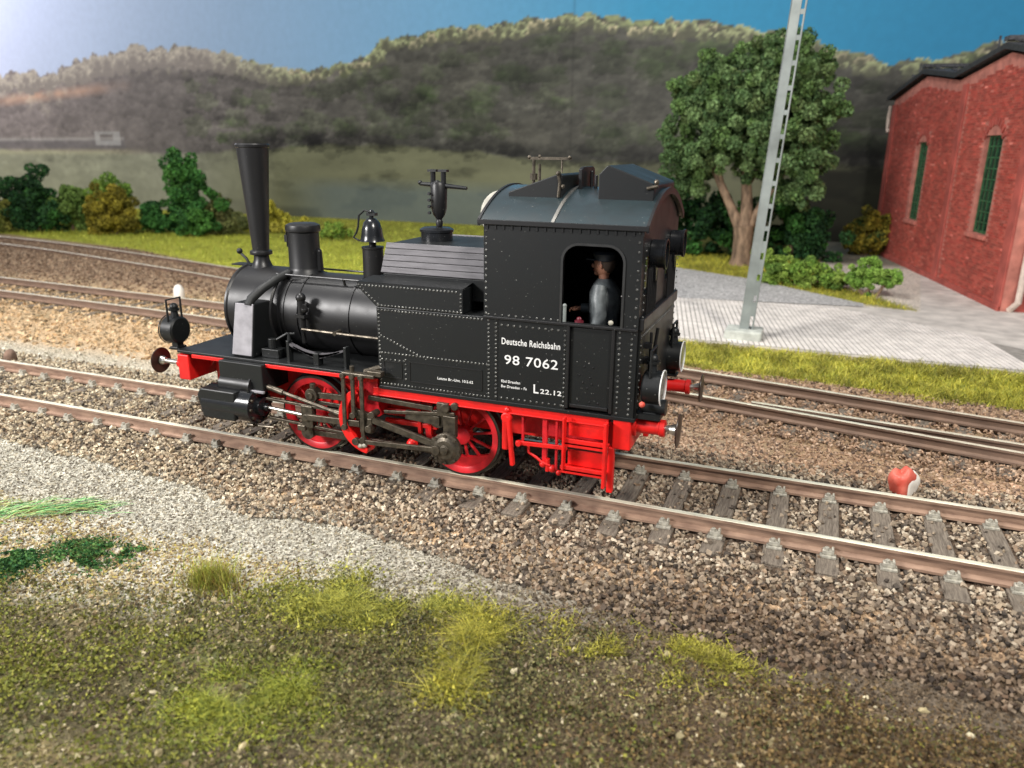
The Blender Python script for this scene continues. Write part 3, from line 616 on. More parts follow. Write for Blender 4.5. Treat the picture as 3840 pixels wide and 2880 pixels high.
# saddle, pale sloping casing
for s in (-1,1):
    P = [(-2.36,1.31),(-1.80,1.31),(-1.80,1.38),(-1.98,2.06),(-2.3,2.06),(-2.36,1.4)]
    m = MB(); A = [(-2.33,s*1.0,1.305),(-1.98,s*1.0,1.305),(-1.98,s*.88,2.03),(-2.33,s*.88,2.03)]
    B = [(-2.33,s*.3,1.305),(-1.98,s*.3,1.305),(-1.98,s*.3,2.03),(-2.33,s*.3,2.03)]
    m.add(A+B, [(0,1,2,3),(4,7,6,5),(0,4,5,1),(1,5,6,2),(2,6,7,3),(3,7,4,0)]); cs = part(m, 'saddle_casing', M_black, .015)
    m = MB(); A = [(-2.32,s*1.022,1.33),(-1.99,s*1.022,1.33),(-1.99,s*.90,2.03),(-2.29,s*.90,2.03)]; off = Vector((0,-s*.02,0))
    m.add(A+[Vector(p)+off for p in A], [(0,1,2,3),(7,6,5,4),(0,4,5,1),(1,5,6,2),(2,6,7,3),(3,7,4,0)]); part(m, 'cover_plate', M_palegrey, .008, parent=cs, label='pale grey sloping cover plate')
    # blast pipe elbow down the smokebox
    part(MB().tube([(-1.86,s*.25,AX+.57),(-1.93,s*.45,AX+.50),(-2.0,s*.66,AX+.40),(-2.06,s*.84,AX+.28),(-2.07,s*.90,AX+.20)],[.055,.058,.06,.062,.055],14), 'steam_pipe', mat('matt_pipe_black',(.013,.014,.014),.6), smooth=40)
    # handrail and lower pipe
    part(MB().tube([(-2.0,s*.34,AX+.56),(-1.5,s*.34,AX+.555),(-.1,s*.34,AX+.55)],.014).cyl((-1.92,s*.3,AX+.45),(-1.92,s*.34,AX+.57),.018,n=8).cyl((-.9,s*.3,AX+.45),(-.9,s*.34,AX+.57),.018,n=8), 'handrail', M_black2, smooth=40)
    part(MB().tube([(-1.35,s*.72,1.71),(-.8,s*.72,1.70),(.26,s*.72,1.69)],.018).cyl((-.82,s*.6,1.7),(-.82,s*.74,1.7),.03,n=10), 'feed_pipe', M_rod, smooth=40)
    # check valve
    cv = MB().cyl((-1.38,s*.66,1.72),(-1.38,s*.66,1.86),.05,n=10).cyl((-1.38,s*.66,1.9),(-1.38,s*.66,2.1),.055,n=12).ball((-1.38,s*.66,2.13),.07).cyl((-1.42,s*.5,2.02),(-1.28,s*.74,2.02),.035,n=8).box(-1.46,-1.30,s*.66-.06,s*.66+.06,1.86,1.90).cyl((-1.38,s*.64,1.5),(-1.38,s*.66,1.74),.03,n=8).ball((-1.3,s*.7,1.98),.05)
    part(cv, 'check_valve', M_black2, smooth=40)
    # leaf spring above footplate
    sp = empty_s = None
    for k in range(5):
        hw = .43-.08*k; z = 1.66-.028*k
        pts = [(-.72+hw*t, s*1.02, z-.10*(1-(t)**2)*(hw/.43)**1+0) for t in np.linspace(-1,1,9)]
        m = MB()
        for a,b_ in zip(pts[:-1],pts[1:]): m.bar(a,b_,.08,.024)
        o_ = part(m, 'spring_leaf', M_grey)
    part(MB().box(-1.17,-1.13,s*1.02-.05,s*1.02+.05,1.31,1.70).cyl((-1.15,s*1.02,1.7),(-1.15,s*1.02,1.80),.03,.012,n=8), 'spring_hanger', M_black, .006); part(MB().box(-.31,-.27,s*1.02-.05,s*1.02+.05,1.31,1.70), 'spring_hanger', M_black, .006); part(MB().box(-.76,-.68,s*1.02-.06,s*1.02+.06,1.42,1.58), 'spring_buckle', M_black, .006)
    part(MB().box(-1.62,-1.35,s*.9-.1,s*.9+.1,1.305,1.42).cyl((-1.5,s*.9,1.42),(-1.5,s*.9,1.55),.06,n=12).tube([(-1.5,s*.9,1.5),(-1.3,s*.85,1.62),(-1.2,s*.8,1.62)],.02), 'lubricator', M_black, .01)
# chimney
ch = part(MB().lathe([(.20,2.34),(.14,2.42),(.112,2.5),(.108,2.56),(.155,2.575),(.162,2.60),(.155,2.625),(.12,2.64),(.12,2.66),(.222,4.06),(.232,4.07),(.235,4.10),(.225,4.12),(.20,4.12),(.10,3.2),(.0,3.1)], (-2.515,0,0),'z',40), 'chimney', M_black2, smooth=32)
# sand dome
sd = part(MB().lathe([(.31,2.30),(.235,2.40),(.222,2.44),(.218,2.93),(.242,2.945),(.247,2.98),(.235,3.03),(.18,3.055),(.0,3.06)], (-1.755,0,0),'z',36), 'sand_dome', M_black2, smooth=32)
part(MB().tube([(-1.97,-.02,3.0),(-2.03,-.02,2.9),(-2.02,-.02,2.72),(-1.97,-.02,2.68)],.014).box(-2.05,-2.0,-.05,.02,2.78,2.88), 'handle', M_black, parent=sd)
part(MB().cyl((-1.53,.02,2.4),(-1.53,.02,2.66),.06,.05,n=12).ball((-1.53,.02,2.66),.05), 'sand_valve', M_black2, smooth=40, parent=sd)
# bell
bs = part(MB().lathe([(.145,2.33),(.142,2.75),(.152,2.76),(.152,2.785),(.05,2.79),(.05,2.86)], (-.625,0,0),'z',24), 'bell_stand', M_black2, smooth=32)
part(MB().lathe([(.172,2.86),(.158,2.89),(.146,2.95),(.138,3.02),(.11,3.11),(.06,3.16),(.03,3.17),(.03,3.22),(.05,3.24),(.03,3.27),(.0,3.28)], (-.625,0,0),'z',28), 'bell', M_blackgloss, smooth=40, parent=bs)
part(MB().tube([(-.6,-.05,3.25),(-.7,-.05,3.27),(-.79,-.05,3.2),(-.81,-.05,3.05),(-.84,-.05,2.97),(-.89,-.05,2.9),(-.8,-.05,2.86)],.014).box(-.68,-.55,-.04,.04,3.2,3.24), 'bell_pull', M_black, parent=bs)
# firebox slatted casing
for s in (-1,1):
    a = (s*.76,2.565); b_ = (s*.59,2.925)
    for k in range(5):
        t0, t1 = k/5+.008, (k+1)/5-.008
        p0 = (a[0]+(b_[0]-a[0])*t0, a[1]+(b_[1]-a[1])*t0); p1 = (a[0]+(b_[0]-a[0])*t1, a[1]+(b_[1]-a[1])*t1)
        nrm = Vector((s*.335,.22)).normalized()*.03
        part(MB().plate([(p0[0],p0[1]),(p0[0]+nrm.x,p0[1]+nrm.y),(p1[0]+nrm.x,p1[1]+nrm.y),(p1[0],p1[1])],'x',-.04,1.42), 'casing_board', M_grey, .004)
part(MB().plate([(-.76,2.3),(-.76,2.562),(-.588,2.922),(.588,2.922),(.76,2.562),(.76,2.3)],'x',-.02,1.5), 'firebox_casing', M_black, .01)
# safety valve with whistles
vd = part(MB().lathe([(.21,2.9),(.21,3.03),(.225,3.035),(.225,3.065),(.18,3.09),(.0,3.10)], (.36,0,0),'z',32), 'valve_drum', M_blackgloss, smooth=32)
sv = MB().lathe([(.04,3.1),(.05,3.16),(.035,3.19),(.08,3.25),(.105,3.33),(.11,3.62),(.09,3.66),(.0,3.67)], (.40,0,0),'z',16)
for q in range(4): sv.cyl((.32,-.1,3.28+.08*q),(.32,-.14,3.28+.08*q),.02,n=6)
part(sv, 'safety_valve', M_black2, smooth=40, parent=vd)
part(MB().cyl((.32,0,3.55),(.32,0,3.80),.035,n=8).cyl((.47,0,3.55),(.47,0,3.80),.035,n=8).box(.26,.38,-.04,.04,3.79,3.82).box(.41,.53,-.04,.04,3.79,3.82).ball((.4,-.05,3.64),.05), 'valve_spring', M_black2, parent=vd)
part(MB().tube([(.13,0,3.635),(.4,0,3.625),(.80,0,3.595)],[.022,.035,.022],8).ball((.13,0,3.65),.03), 'valve_lever', M_black, smooth=40, parent=vd)
# water tanks
for s in (-1,1):
    ya, yb = (s*1.4, s*.62)
    m = MB(); m.box(.25,1.82,min(ya,yb),max(ya,yb),1.30,2.275)
    tk = part(m, 'water_tank', M_black, .008)
    m = MB().plate([(.25,2.278),(1.385,2.278),(1.385,2.56),(0.0,2.56),(0.0,2.50)],'y',min(ya,yb),max(ya,yb)); up_ = part(m, 'upper_tank', M_black, .008)
    m = MB(); yo = s*1.40; yi = s*1.0
    m.add([(0,yo,2.563),(1.385,yo,2.563),(1.385,yi,2.60),(0.06,yi,2.60)], [(0,1,2,3)]); part(m, 'tank_top', M_black, parent=up_)
    y0 = s*1.404
    def fr(x0,x1,z0,z1,t=.012):
        mm = MB()
        for (p,q_) in (((x0,z0),(x1,z0)),((x1,z0),(x1,z1)),((x1,z1),(x0,z1)),((x0,z1),(x0,z0))): mm.bar((p[0],y0,p[1]),(q_[0],y0,q_[1]),t,t)
        return mm
    part(fr(.33,.57,1.42,1.62), 'access_hatch', M_black2, parent=tk)
    part(fr(.68,1.62,1.40,1.64), 'access_hatch', M_black2, parent=tk)
# cab
CAR = [(y, 3.345+.335*(1-(y/1.43)**2)) for y in np.linspace(-1.43,1.43,25)]
roof_o = CAR; roof_i = [(y, z-.045) for y,z in reversed(CAR)]
M_roofp = mat('roof_paint', (.016,.028,.032), .30, coat=.9, dust=.8, bump=.05, bscale=60)
rf = part(MB().plate(roof_o+roof_i,'x',1.58,3.455), 'cab_roof', M_roofp, smooth=25)
part(MB().plate([(y,z+.012) for y,z in CAR]+[(y,z-.002) for y,z in reversed(CAR)],'x',2.42,2.455), 'roof_seam', M_steel, parent=rf, smooth=25)
for xe in (3.43,1.58): part(MB().plate([(y,z+.014) for y,z in CAR]+[(y,z-.06) for y,z in reversed(CAR)],'x',xe,xe+.03), 'roof_rim', M_black2, parent=rf, smooth=25)
for s in (-1,1):
    part(MB().box(1.58,3.46,s*1.43-.018,s*1.43+.018,3.30,3.352), 'gutter', M_black2, .005, parent=rf)
# roof ventilators
def wedge(poly, y0, y1):
    return MB().plate(poly,'y',y0,y1)
part(wedge([(1.61,3.42),(2.26,3.42),(2.27,3.80),(2.23,3.82),(1.61,3.60)],-.6,.6), 'roof_ventilator', M_black, .01, parent=rf)
part(wedge([(2.69,3.42),(3.31,3.42),(3.32,3.71),(3.30,3.735),(2.79,3.92),(2.69,3.82)],-.6,.6), 'roof_ventilator', M_black, .01, parent=rf)
part(MB().tube([(2.22,-.61,3.80),(2.24,-.61,3.72),(2.23,-.62,3.56)],.018).ball((2.22,-.61,3.82),.03).ball((2.28,-.61,3.68),.025).cyl((3.24,-.61,3.68),(3.36,-.61,3.71),.02,n=8).ball((3.34,-.61,3.75),.03), 'ventilator_catch', M_rod, parent=rf)
part(MB().plate([(-.28,3.6),(.28,3.6),(.28,3.86),(.2,3.89),(-.2,3.89),(-.28,3.86)],'x',2.36,2.40).cyl((2.44,.0,3.6),(2.44,.0,3.84),.022,n=8).cyl((2.55,-.2,3.6),(2.55,-.2,3.8),.022,n=8), 'centre_catch', M_black2, .006, parent=rf)
part(MB().cyl((1.52,.5,3.45),(1.52,.5,3.96),.022,n=8).cyl((1.60,.5,3.45),(1.60,.5,3.90),.02,n=8).bar((1.45,.5,3.97),(2.02,.5,3.97),.035,.035).cyl((1.9,.5,3.8),(1.9,.5,3.96),.012,n=6).ball((1.46,.5,3.98),.03).ball((1.6,.5,3.99),.025).ball((2.0,.5,3.98),.03).cyl((1.52,.5,3.7),(1.52,.5,3.78),.05,n=8), 'whistle', M_rod, smooth=40, parent=rf)
def rrect(x0,x1,z0,z1,r,n=8):
    p = [(x0,z0),(x1,z0)]
    p += [(x1-r+r*math.cos(a), z1-r+r*math.sin(a)) for a in np.linspace(0,PI/2,n)]
    p += [(x0+r+r*math.cos(a), z1-r+r*math.sin(a)) for a in np.linspace(PI/2,PI,n)]
    return p
WX0,WX1 = 2.56,3.21
for s in (-1,1):
    y0,y1 = sorted((s*1.4,s*1.36))
    cw = part(MB().plate([(1.645,2.285),(3.40,2.285),(3.40,3.335),(1.645,3.335)],'y',y0,y1,[rrect(WX0,WX1,2.30,3.125,.17)]), 'cab_side', M_black)
    o1 = rrect(WX0-.025,WX1+.025,2.285,3.15,.19); o2 = rrect(WX0,WX1,2.285,3.125,.17)
    mm = MB(); n = len(o1); ya = s*1.415; yb = s*1.35
    vs = [(a,ya,b) for a,b in o1]+[(a,ya,b) for a,b in o2]+[(a,yb,b) for a,b in o1]+[(a,yb,b) for a,b in o2]; fs = []
    for i in range(1,n):
        j = (i+1)%n; fs += [(i,j,n+j,n+i),(2*n+i,3*n+i,3*n+j,2*n+j),(i,2*n+i,2*n+j,j),(n+i,n+j,3*n+j,3*n+i)]
    mm.add(vs, fs); part(mm, 'window_frame', mat('frame_sheen',(.06,.06,.06),.3,metal=.5), parent=cw, smooth=40)  # lighter than the cab paint: the frame's highlight put into its colour
    lw = part(MB().box(1.82,2.63,y0,y1,1.30,2.275), 'lower_cab_side', M_black, .006)
    part(MB().box(2.63,3.14,y0+.02*(-s)*0,y1,1.30,2.275) if False else MB().box(2.66,3.13,*sorted((s*1.375,s*1.345)),1.33,2.25), 'cab_door', M_black, .01)
    part(MB().box(3.16,3.40,y0,y1,1.30,2.275), 'rear_side_panel', M_black, .006)
    for xx_ in (2.645,3.145): part(MB().box(xx_-.018,xx_+.018,*sorted((s*1.425,s*1.37)),1.33,2.28), 'door_post', M_black2, .006)
    part(MB().box(1.645,3.40,*sorted((s*1.43,s*1.36)),2.262,2.292), 'waist_ledge', M_black2, .006)
    part(MB().box(.25,3.42,*sorted((s*1.415,s*1.30)),1.262,1.305), 'base_angle', M_black, .005)
    part(MB().box(2.68,3.11,*sorted((s*1.40,s*1.37)),1.345,1.38), 'door_step_strip', M_black2, .005)
    if s < 0:
        part(MB().cyl((2.585,-1.38,2.30),(2.585,-1.38,2.47),.022,n=8).ball((2.585,-1.38,2.475),.026), 'handrail_post', M_mast, smooth=40)
        part(MB().ball((2.74,-1.32,2.33),.03).cyl((2.74,-1.32,2.28),(2.74,-1.32,2.32),.05,n=10), 'red_valve', mat('dark_red_valve',(.12,.01,.02),.4))
        part(MB().ball((3.1,-1.37,2.33),.028), 'door_latch', M_clip)
ARC = [(y, min(z, 3.33+0*z)) for y,z in CAR]
def endwall(x0,x1,holes=()):
    pts = [(-1.36,1.30),(1.36,1.30)]+[(y*.951, z-.05) for y,z in reversed(CAR)]
    return MB().plate(pts,'x',x0,x1,holes)
part(endwall(1.645,1.685), 'cab_front', M_black, .006)
part(endwall(3.36,3.40,[[(-1.15,2.62),(-.45,2.62),(-.45,3.02),(-1.15,3.02)],[(.45,2.62),(1.15,2.62),(1.15,3.02),(.45,3.02)]]), 'cab_rear', M_black)
part(MB().box(1.69,3.36,-1.34,1.34,1.22,1.27), 'cab_floor', M_inside)
part(MB().lathe([(.6,1.685),(.6,1.95),(.5,2.0),(0,2.0)],(0,0,2.1),'x',32).cyl((2.0,-.3,2.5),(2.05,-.3,2.5),.09).cyl((2.0,.2,2.6),(2.05,.2,2.6),.09).tube([(2.05,0,2.4),(2.12,-.5,2.35)],.02), 'backhead', M_inside)
# rear: coal bunker front panel, sunshades, guard bars
part(MB().plate([(-1.36,1.30),(1.36,1.30),(1.36,2.28),(-1.36,2.28)],'x',3.40,3.425), 'bunker_rear', M_black, .006)
part(MB().box(3.40,3.455,-1.37,1.37,2.27,2.40), 'rear_ledge', M_black2, .01)
for s in (-1,1):
    for k in range(6): part(MB().cyl((3.43,s*(.5+.12*k),2.38),(3.43,s*(.5+.12*k),2.9),.014,n=6), 'window_guard_bar', M_black2)
    part(MB().lathe([(.0,0),(.14,0),(.15,.01),(.15,.14),(.165,.145),(.165,.17),(.145,.17),(.145,.08),(.0,.08)],(3.40,s*.78,3.03),'x',24).plate([(s*.65,2.98),(s*.91,2.98),(s*.80,2.74),(s*.76,2.74)],'x',3.40,3.47), 'rear_ventilation_cowl', M_blackgloss, smooth=40)
for q in range(5): part(MB().box(3.40,3.44,-1.33+.0,-1.28,1.4+.17*q,1.44+.17*q), 'rear_step_rung', M_black2)
part(MB().cyl((3.48,-.95,1.75),(3.48,-.95,2.2),.018,n=8).box(3.42,3.5,-1.0,-.9,1.85,1.92).box(3.42,3.5,-1.0,-.9,2.02,2.08).cyl((3.42,-.6,1.4),(3.5,-.6,2.2),.02,n=8), 'rear_bracket', M_black2, .004)
# rivets
M_rivet = mat('rivet_glint', (.11,.11,.105), .32, metal=.5, var=.3)  # lighter metal tone carries the edge highlights of the rivets
def rivets(lines, y=-1.4, r=.0155, name='rivets', parent=None, ax_='y', sgn=-1):
    V = []; F = []; b = 0
    for (x0,z0,x1,z1,st) in lines:
        d = math.hypot(x1-x0,z1-z0); n = max(1,int(round(d/st)))
        for i in range(n+1):
            x = x0+(x1-x0)*i/n; z = z0+(z1-z0)*i/n
            for a in range(6):
                t = a*PI/3; V.append((x+math.cos(t)*r, 0, z+math.sin(t)*r))
            for a in range(6):
                t = a*PI/3; V.append((x+math.cos(t)*r*.6, sgn*r*.7, z+math.sin(t)*r*.6))
            F += [(b+a,b+(a+1)%6,b+6+(a+1)%6,b+6+a) for a in range(6)]+[tuple(b+6+a for a in range(6))]; b += 12
    m = MB()
    if ax_ == 'y': V = [(a,y+q,c) for a,q,c in V]
    else: V = [(y-q,a,c) for a,q,c in V]
    m.v = V; m.f = F; m.m = [0]*len(F); o = part(m, name, M_rivet, smooth=60); o['kind'] = 'stuff'; return o
st = .047
LN = [(.275,1.33,.275,2.24,st),(.275,2.24,1.62,2.24,st),(.275,2.295,1.36,2.295,st),(1.70,1.33,1.70,2.24,st),(1.79,1.35,1.79,2.26,st),(.275,1.335,1.70,1.335,st),
      (.02,2.52,1.3,2.525,st),(.04,2.49,.27,2.31,st),(1.355,2.32,1.355,2.5,st),(.3,1.72,1.68,1.72,st),(.3,1.93,.78,1.74,st),(.62,1.42,.62,1.66,.06),(.3,1.64,.6,1.64,.06),
      (1.86,2.2,2.6,2.2,.075),(2.605,1.34,2.605,2.2,.055),(1.86,1.345,2.58,1.345,.07),(3.21,1.34,3.21,2.24,.06),(3.34,1.34,3.34,2.24,.06),
      (3.365,2.32,3.365,3.28,.095),(1.67,2.32,1.67,3.3,.07),(1.7,2.31,2.52,2.31,.085)]
part(MB().box(WX0-.02,WX1+.02,1.33,1.355,2.29,3.14), 'window_blackout', M_inside)  # dark sheet added across the far window to keep the cab black
for q in (-1,1): part(MB().box(3.345,3.358,*sorted((q*.42,q*1.18)),2.6,3.05), 'rear_window_pane', mat('dark_glass',(.01,.011,.012),.12))  # opaque near-black panes fill the rear openings
rivets(LN, -1.4); rivets(LN, 1.4, sgn=1)
rivets([(-1.33,1.34,-1.33,3.1,.075),(1.33,1.34,1.33,3.1,.075),(-1.3,2.2,1.3,2.2,.09),(-1.3,1.34,1.3,1.34,.09)], 3.426, ax_='x', sgn=-1)
m = MB()
for (x,z) in ((2.83,1.82),(2.93,1.82),(2.78,1.72),(2.9,1.70),(2.82,1.64),(2.92,1.63),(2.87,1.58),(2.78,1.42),(3.0,1.42),(2.9,1.42)): m.ball((x,-1.377,z),.012,6,4)
part(m, 'door_rivets', M_black2)
for i in range(19): part(MB().box(1.68+i*.095,1.70+i*.095,-1.412,-1.40,3.25,3.32), 'eaves_bracket', M_black2)
# lettering
def text(body, x, z, h, wd=None, y=-1.406, bold=0.0, name='lettering'):
    cu = bpy.data.curves.new(name,'FONT'); cu.body = body; cu.size = 1; cu.extrude = .001; cu.offset = bold; cu.resolution_u = 3; cu.space_character = 1.06
    o = bpy.data.objects.new(name, cu); COL.objects.link(o); bpy.context.view_layer.update()
    dg = bpy.context.evaluated_depsgraph_get(); me = bpy.data.meshes.new_from_object(o.evaluated_get(dg)); bpy.data.objects.remove(o)
    co = np.empty(len(me.vertices)*3, np.float32); me.vertices.foreach_get('co',co); co = co.reshape(-1,3)
    mn, mx_ = co.min(0), co.max(0); sy_ = h/.72; sx_ = (wd/(mx_[0]-mn[0])) if wd else sy_
    V = np.stack([(co[:,0]-mn[0])*sx_+x, np.full(len(co), y)-co[:,2]*1.0, co[:,1]*sy_+z],-1).astype(np.float32)
    me.vertices.foreach_set('co', V.ravel()); me.update(); me.materials.clear(); me.materials.append(M_white)
    q = bpy.data.objects.new(name, me); COL.objects.link(q); q.parent = loco; return q
text('Deutsche Reichsbahn', 1.865, 1.985, .075, .69, bold=.012)
text('98 7062', 1.90, 1.757, .11, .635, bold=.004)
text('Rbd Dresden', 1.862, 1.535, .032, .23, bold=.01)
text('Bw Dresden - Fs', 1.862, 1.475, .032, .31, bold=.01)
text('L', 2.255, 1.455, .105, .06, bold=.012); text('22.12', 2.335, 1.458, .055, .25, bold=.012)
text('Letzte Br.-Unt. 10.5.62', 1.05, 1.472, .032, .46, bold=.012)
# lamps
def lamp(x, y, z, facing, name='headlamp', post=.1):
    r = MB().lathe([(.0,-.11),(.17,-.11),(.195,-.09),(.195,.098),(.0,.098)],(0,0,0),'x',28)
    b = part(r, name, M_black, smooth=35); b.location = (x,y,z); b.scale = (facing,1,1)
    part(MB().lathe([(.0,.09),(.185,.09),(.185,.10),(.0,.112)],(0,0,0),'x',24), 'lens', M_lens, smooth=35, parent=b)
    part(MB().lathe([(.200,.100),(.210,.101),(.210,.112),(.200,.114)],(0,0,0),'x',28,ring=True), 'lens_ring', M_white if facing > 0 else M_blackgloss, smooth=35, parent=b)
    part(MB().cyl((-.02,0,.17),(-.02,0,.28),.06,.045,n=12).cyl((-.02,0,.28),(-.02,0,.31),.075,n=12).ball((-.02,0,.33),.06), 'lamp_vent', M_black, smooth=35, parent=b)
    part(MB().tube([(-.02,-.13,.14),(-.02,-.13,.45),(-.02,.13,.45),(-.02,.13,.14)],.016,8), 'lamp_handle', M_black, parent=b)
    part(MB().box(-.07,.04,-.06,.06,-.19-post,-.17).box(-.09,.06,-.09,.09,-.21-post,-.18-post), 'lamp_socket', M_black, .008, parent=b)
    return b
lamp(-3.44,-.875,1.545,-1,post=.06); lamp(-3.44,.875,1.545,-1,post=.06)
lamp(3.50,-.86,1.52,1,post=.10); lamp(3.43,.875,1.46,1,post=.06)
part(MB().cyl((3.40,-.875,1.30),(3.66,-.875,1.30),.09,n=16).box(3.3,3.62,-1.0,-.74,1.17,1.23), 'lamp_foot', M_black, smooth=40)
part(MB().ball((3.42,-1.05,1.36),.035), 'tail_lamp_lens', M_mkred)
part(MB().box(-3.52,-3.27,-.96,-.79,1.262,1.285), 'lamp_shelf', M_black, .004); part(MB().box(-3.52,-3.27,.79,.96,1.262,1.285), 'lamp_shelf', M_black, .004)
# cylinders
for s in (-1,1):
    y0,y1 = sorted((s*.75,s*1.32)); yo = s*1.32
    m = MB().plate([(-2.66,.46),(-2.12,.46),(-2.08,.88),(-2.68,.88),(-2.74,.78)],'y',y0,y1); cy = part(m, 'cylinder_block', M_black, .02)
    part(MB().plate([(-2.45,.88),(-1.72,.88),(-1.72,1.262),(-2.45,1.262)],'y',*sorted((s*.6,s*1.16))), 'steam_chest_panel', M_black, .012, parent=cy)
    part(MB().box(-2.46,-1.70,*sorted((s*1.155,s*1.19)),.875,.905), 'edge_strip', M_palegrey, .004, parent=cy)
    part(MB().lathe([(.0,-.5),(.2,-.5),(.235,-.47),(.235,.28),(.25,.29),(.25,.34),(.2,.35),(.13,.36),(.13,.42),(.06,.43),(.06,.5),(.0,.5)],(-2.2,s*1.1,.66),'x',28), 'cylinder_cover', M_blackgloss, smooth=35, parent=cy)
    part(MB().lathe([(.0,-.35),(.10,-.35),(.13,-.33),(.13,.16),(.15,.17),(.15,.2),(.07,.21),(.07,.34),(.0,.34)],(-2.12,s*1.08,.93),'x',20), 'valve_chest', M_black2, smooth=35, parent=cy)
    bb = MB()
    for q in range(10):
        a = 2*PI*q/10; bb.cyl((-1.86,s*1.1+math.cos(a)*.21,.66+math.sin(a)*.21),(-1.82,s*1.1+math.cos(a)*.21,.66+math.sin(a)*.21),.02,n=6)
    part(bb, 'cover_bolts', M_rod, parent=cy)
    part(MB().tube([(-2.0,s*1.15,.45),(-1.95,s*1.15,.38),(-1.6,s*1.15,.40)],.018).cyl((-2.0,s*1.2,.4),(-1.9,s*1.2,.4),.03), 'drain_cock', M_rod, parent=cy)
    # piston rod, slide bars, crosshead
    part(MB().cyl((-1.75,s*1.1,.66),(-1.06,s*1.1,.625),.028,n=10), 'piston_rod', M_steel, smooth=40)
    part(MB().bar((-1.72,s*1.1,.79),(-.3,s*1.1,.745),.05,.035).bar((-1.72,s*1.1,.52),(-.3,s*1.1,.46),.05,.035), 'slide_bars', M_rod, .005)
    part(MB().box(-1.14,-.96,s*1.1-.05,s*1.1+.05,.47,.78).box(-1.2,-1.08,s*1.14-.03,s*1.14+.03,.42,.50).cyl((-1.05,s*1.18,.62),(-1.05,s*1.05,.62),.05,n=12), 'crosshead', M_rod, .01)
    part(MB().bar((-1.02,s*1.16,.63),(-.2,s*1.18,.66),.04,.085), 'union_link', M_rod, .006)
    part(MB().cyl((-1.72,s*1.08,.95),(-.36,s*1.12,.69),.027,n=10).cyl((-1.7,s*1.08,.95),(-1.45,s*1.09,.90),.04,n=10).cyl((-.62,s*1.11,.74),(-.36,s*1.12,.69),.04,n=10), 'valve_spindle', M_rod, smooth=40)
    part(MB().bar((-1.02,s*1.0,.90),(-.4,s*1.05,.94),.04,.08).bar((-1.0,s*1.0,.80),(-.4,s*1.02,.80),.03,.05).cyl((-1.03,s*.92,.90),(-1.03,s*1.06,.90),.095,n=18).cyl((-1.03,s*1.06,.90),(-1.03,s*1.09,.90),.045,n=12).cyl((-1.03,s*1.0,.98),(-1.03,s*1.0,1.06),.04,n=10), 'rocker_arm', M_rod, .004)
    # main rod from crosshead guide to rear crank
    m = MB().bar((-.30,s*1.16,.80),(1.0,s*1.16,.50),.045,.085)
    m.bar((-.32,s*1.16,.81),(-.02,s*1.16,.745),.055,.12); m.bar((.82,s*1.16,.55),(1.02,s*1.16,.50),.055,.15)
    m.lathe([(.0,-.045),(.19,-.045),(.205,-.02),(.205,.03),(.16,.04),(.12,.06),(.06,.065),(.055,.09),(.0,.095)],(1.03,s*1.16,.50),'y',24) if s>0 else m.lathe([(.0,.045),(.19,.045),(.205,.02),(.205,-.03),(.16,-.04),(.12,-.06),(.06,-.065),(.055,-.09),(.0,-.095)],(1.03,s*1.16,.50),'y',24)
    mr_ = part(m, 'main_rod', M_rod, .004)
    bb = MB()
    for q in range(8):
        a = 2*PI*q/8; bb.cyl((1.03+math.cos(a)*.178,s*1.18,.5+math.sin(a)*.178),(1.03+math.cos(a)*.178,s*1.215,.5+math.sin(a)*.178),.02,n=6)
    part(bb, 'big_end_bolts', M_rod, parent=mr_)
    part(MB().bar((-.24,s*1.22,.43),(.92,s*1.22,.49),.04,.06).cyl((-.24,s*1.2,.43),(-.24,s*1.26,.43),.05,n=12).cyl((.92,s*1.18,.49),(.92,s*1.26,.49),.06,n=14), 'eccentric_rod', M_rod, .004)
    part(MB().bar((-1.1,s*.98,.35),(.95,s*.98,.37),.05,.075).cyl((-1.15,s*.93,.35),(-1.15,s*1.03,.35),.10,n=18).cyl((1.03,s*.9,.4),(1.03,s*1.12,.4),.10,n=18), 'coupling_rod', M_rod, .004)
    # upper valve rods towards the rear
    part(MB().bar((-.15,s*1.02,.98),(.78,s*1.02,.95),.04,.06).bar((.1,s*1.06,.83),(1.1,s*1.06,.93),.03,.04).bar((.4,s*1.03,.83),(.88,s*1.03,.80),.05,.12).lathe([(.0,0),(.12,0),(.12,.05),(.0,.05)],(.84,s*1.03,.82),'y',18), 'valve_gear_rod', M_rod, .004)
    part(MB().box(.86,1.02,s*1.03-.05,s*1.03+.05,.88,1.06).cyl((.98,s*1.0,1.0),(.98,s*1.1,1.0),.06,n=12).cyl((1.1,s*1.0,1.03),(1.1,s*1.08,1.03),.05,n=12).box(.95,1.12,s*1.05-.04,s*1.05+.04,.62,.9), 'eccentric_bracket', M_rod, .008)
    # motion bracket: red crescent plate with hangers
    yr = s*1.18
    arc = [(-.05+.46*math.cos(a), .72+.46*math.sin(a)) for a in np.linspace(math.radians(120),math.radians(262),16)]
    arc2 = [(.02+.41*math.cos(a), .74+.40*math.sin(a)) for a in np.linspace(math.radians(256),math.radians(122),16)]
    part(MB().plate(arc+arc2,'y',*sorted((s*1.0,s*1.2))), 'motion_bracket', M_red, .008)
    part(MB().box(-.32,-.02,*sorted((s*.7,s*1.0)),.72,1.24), 'bracket_web', M_reddk, .01)
    hb = MB().box(-.42,.06,s*1.17-.05,s*1.17+.05,1.30,1.345); part(hb, 'gear_bracket', M_rod, .01)
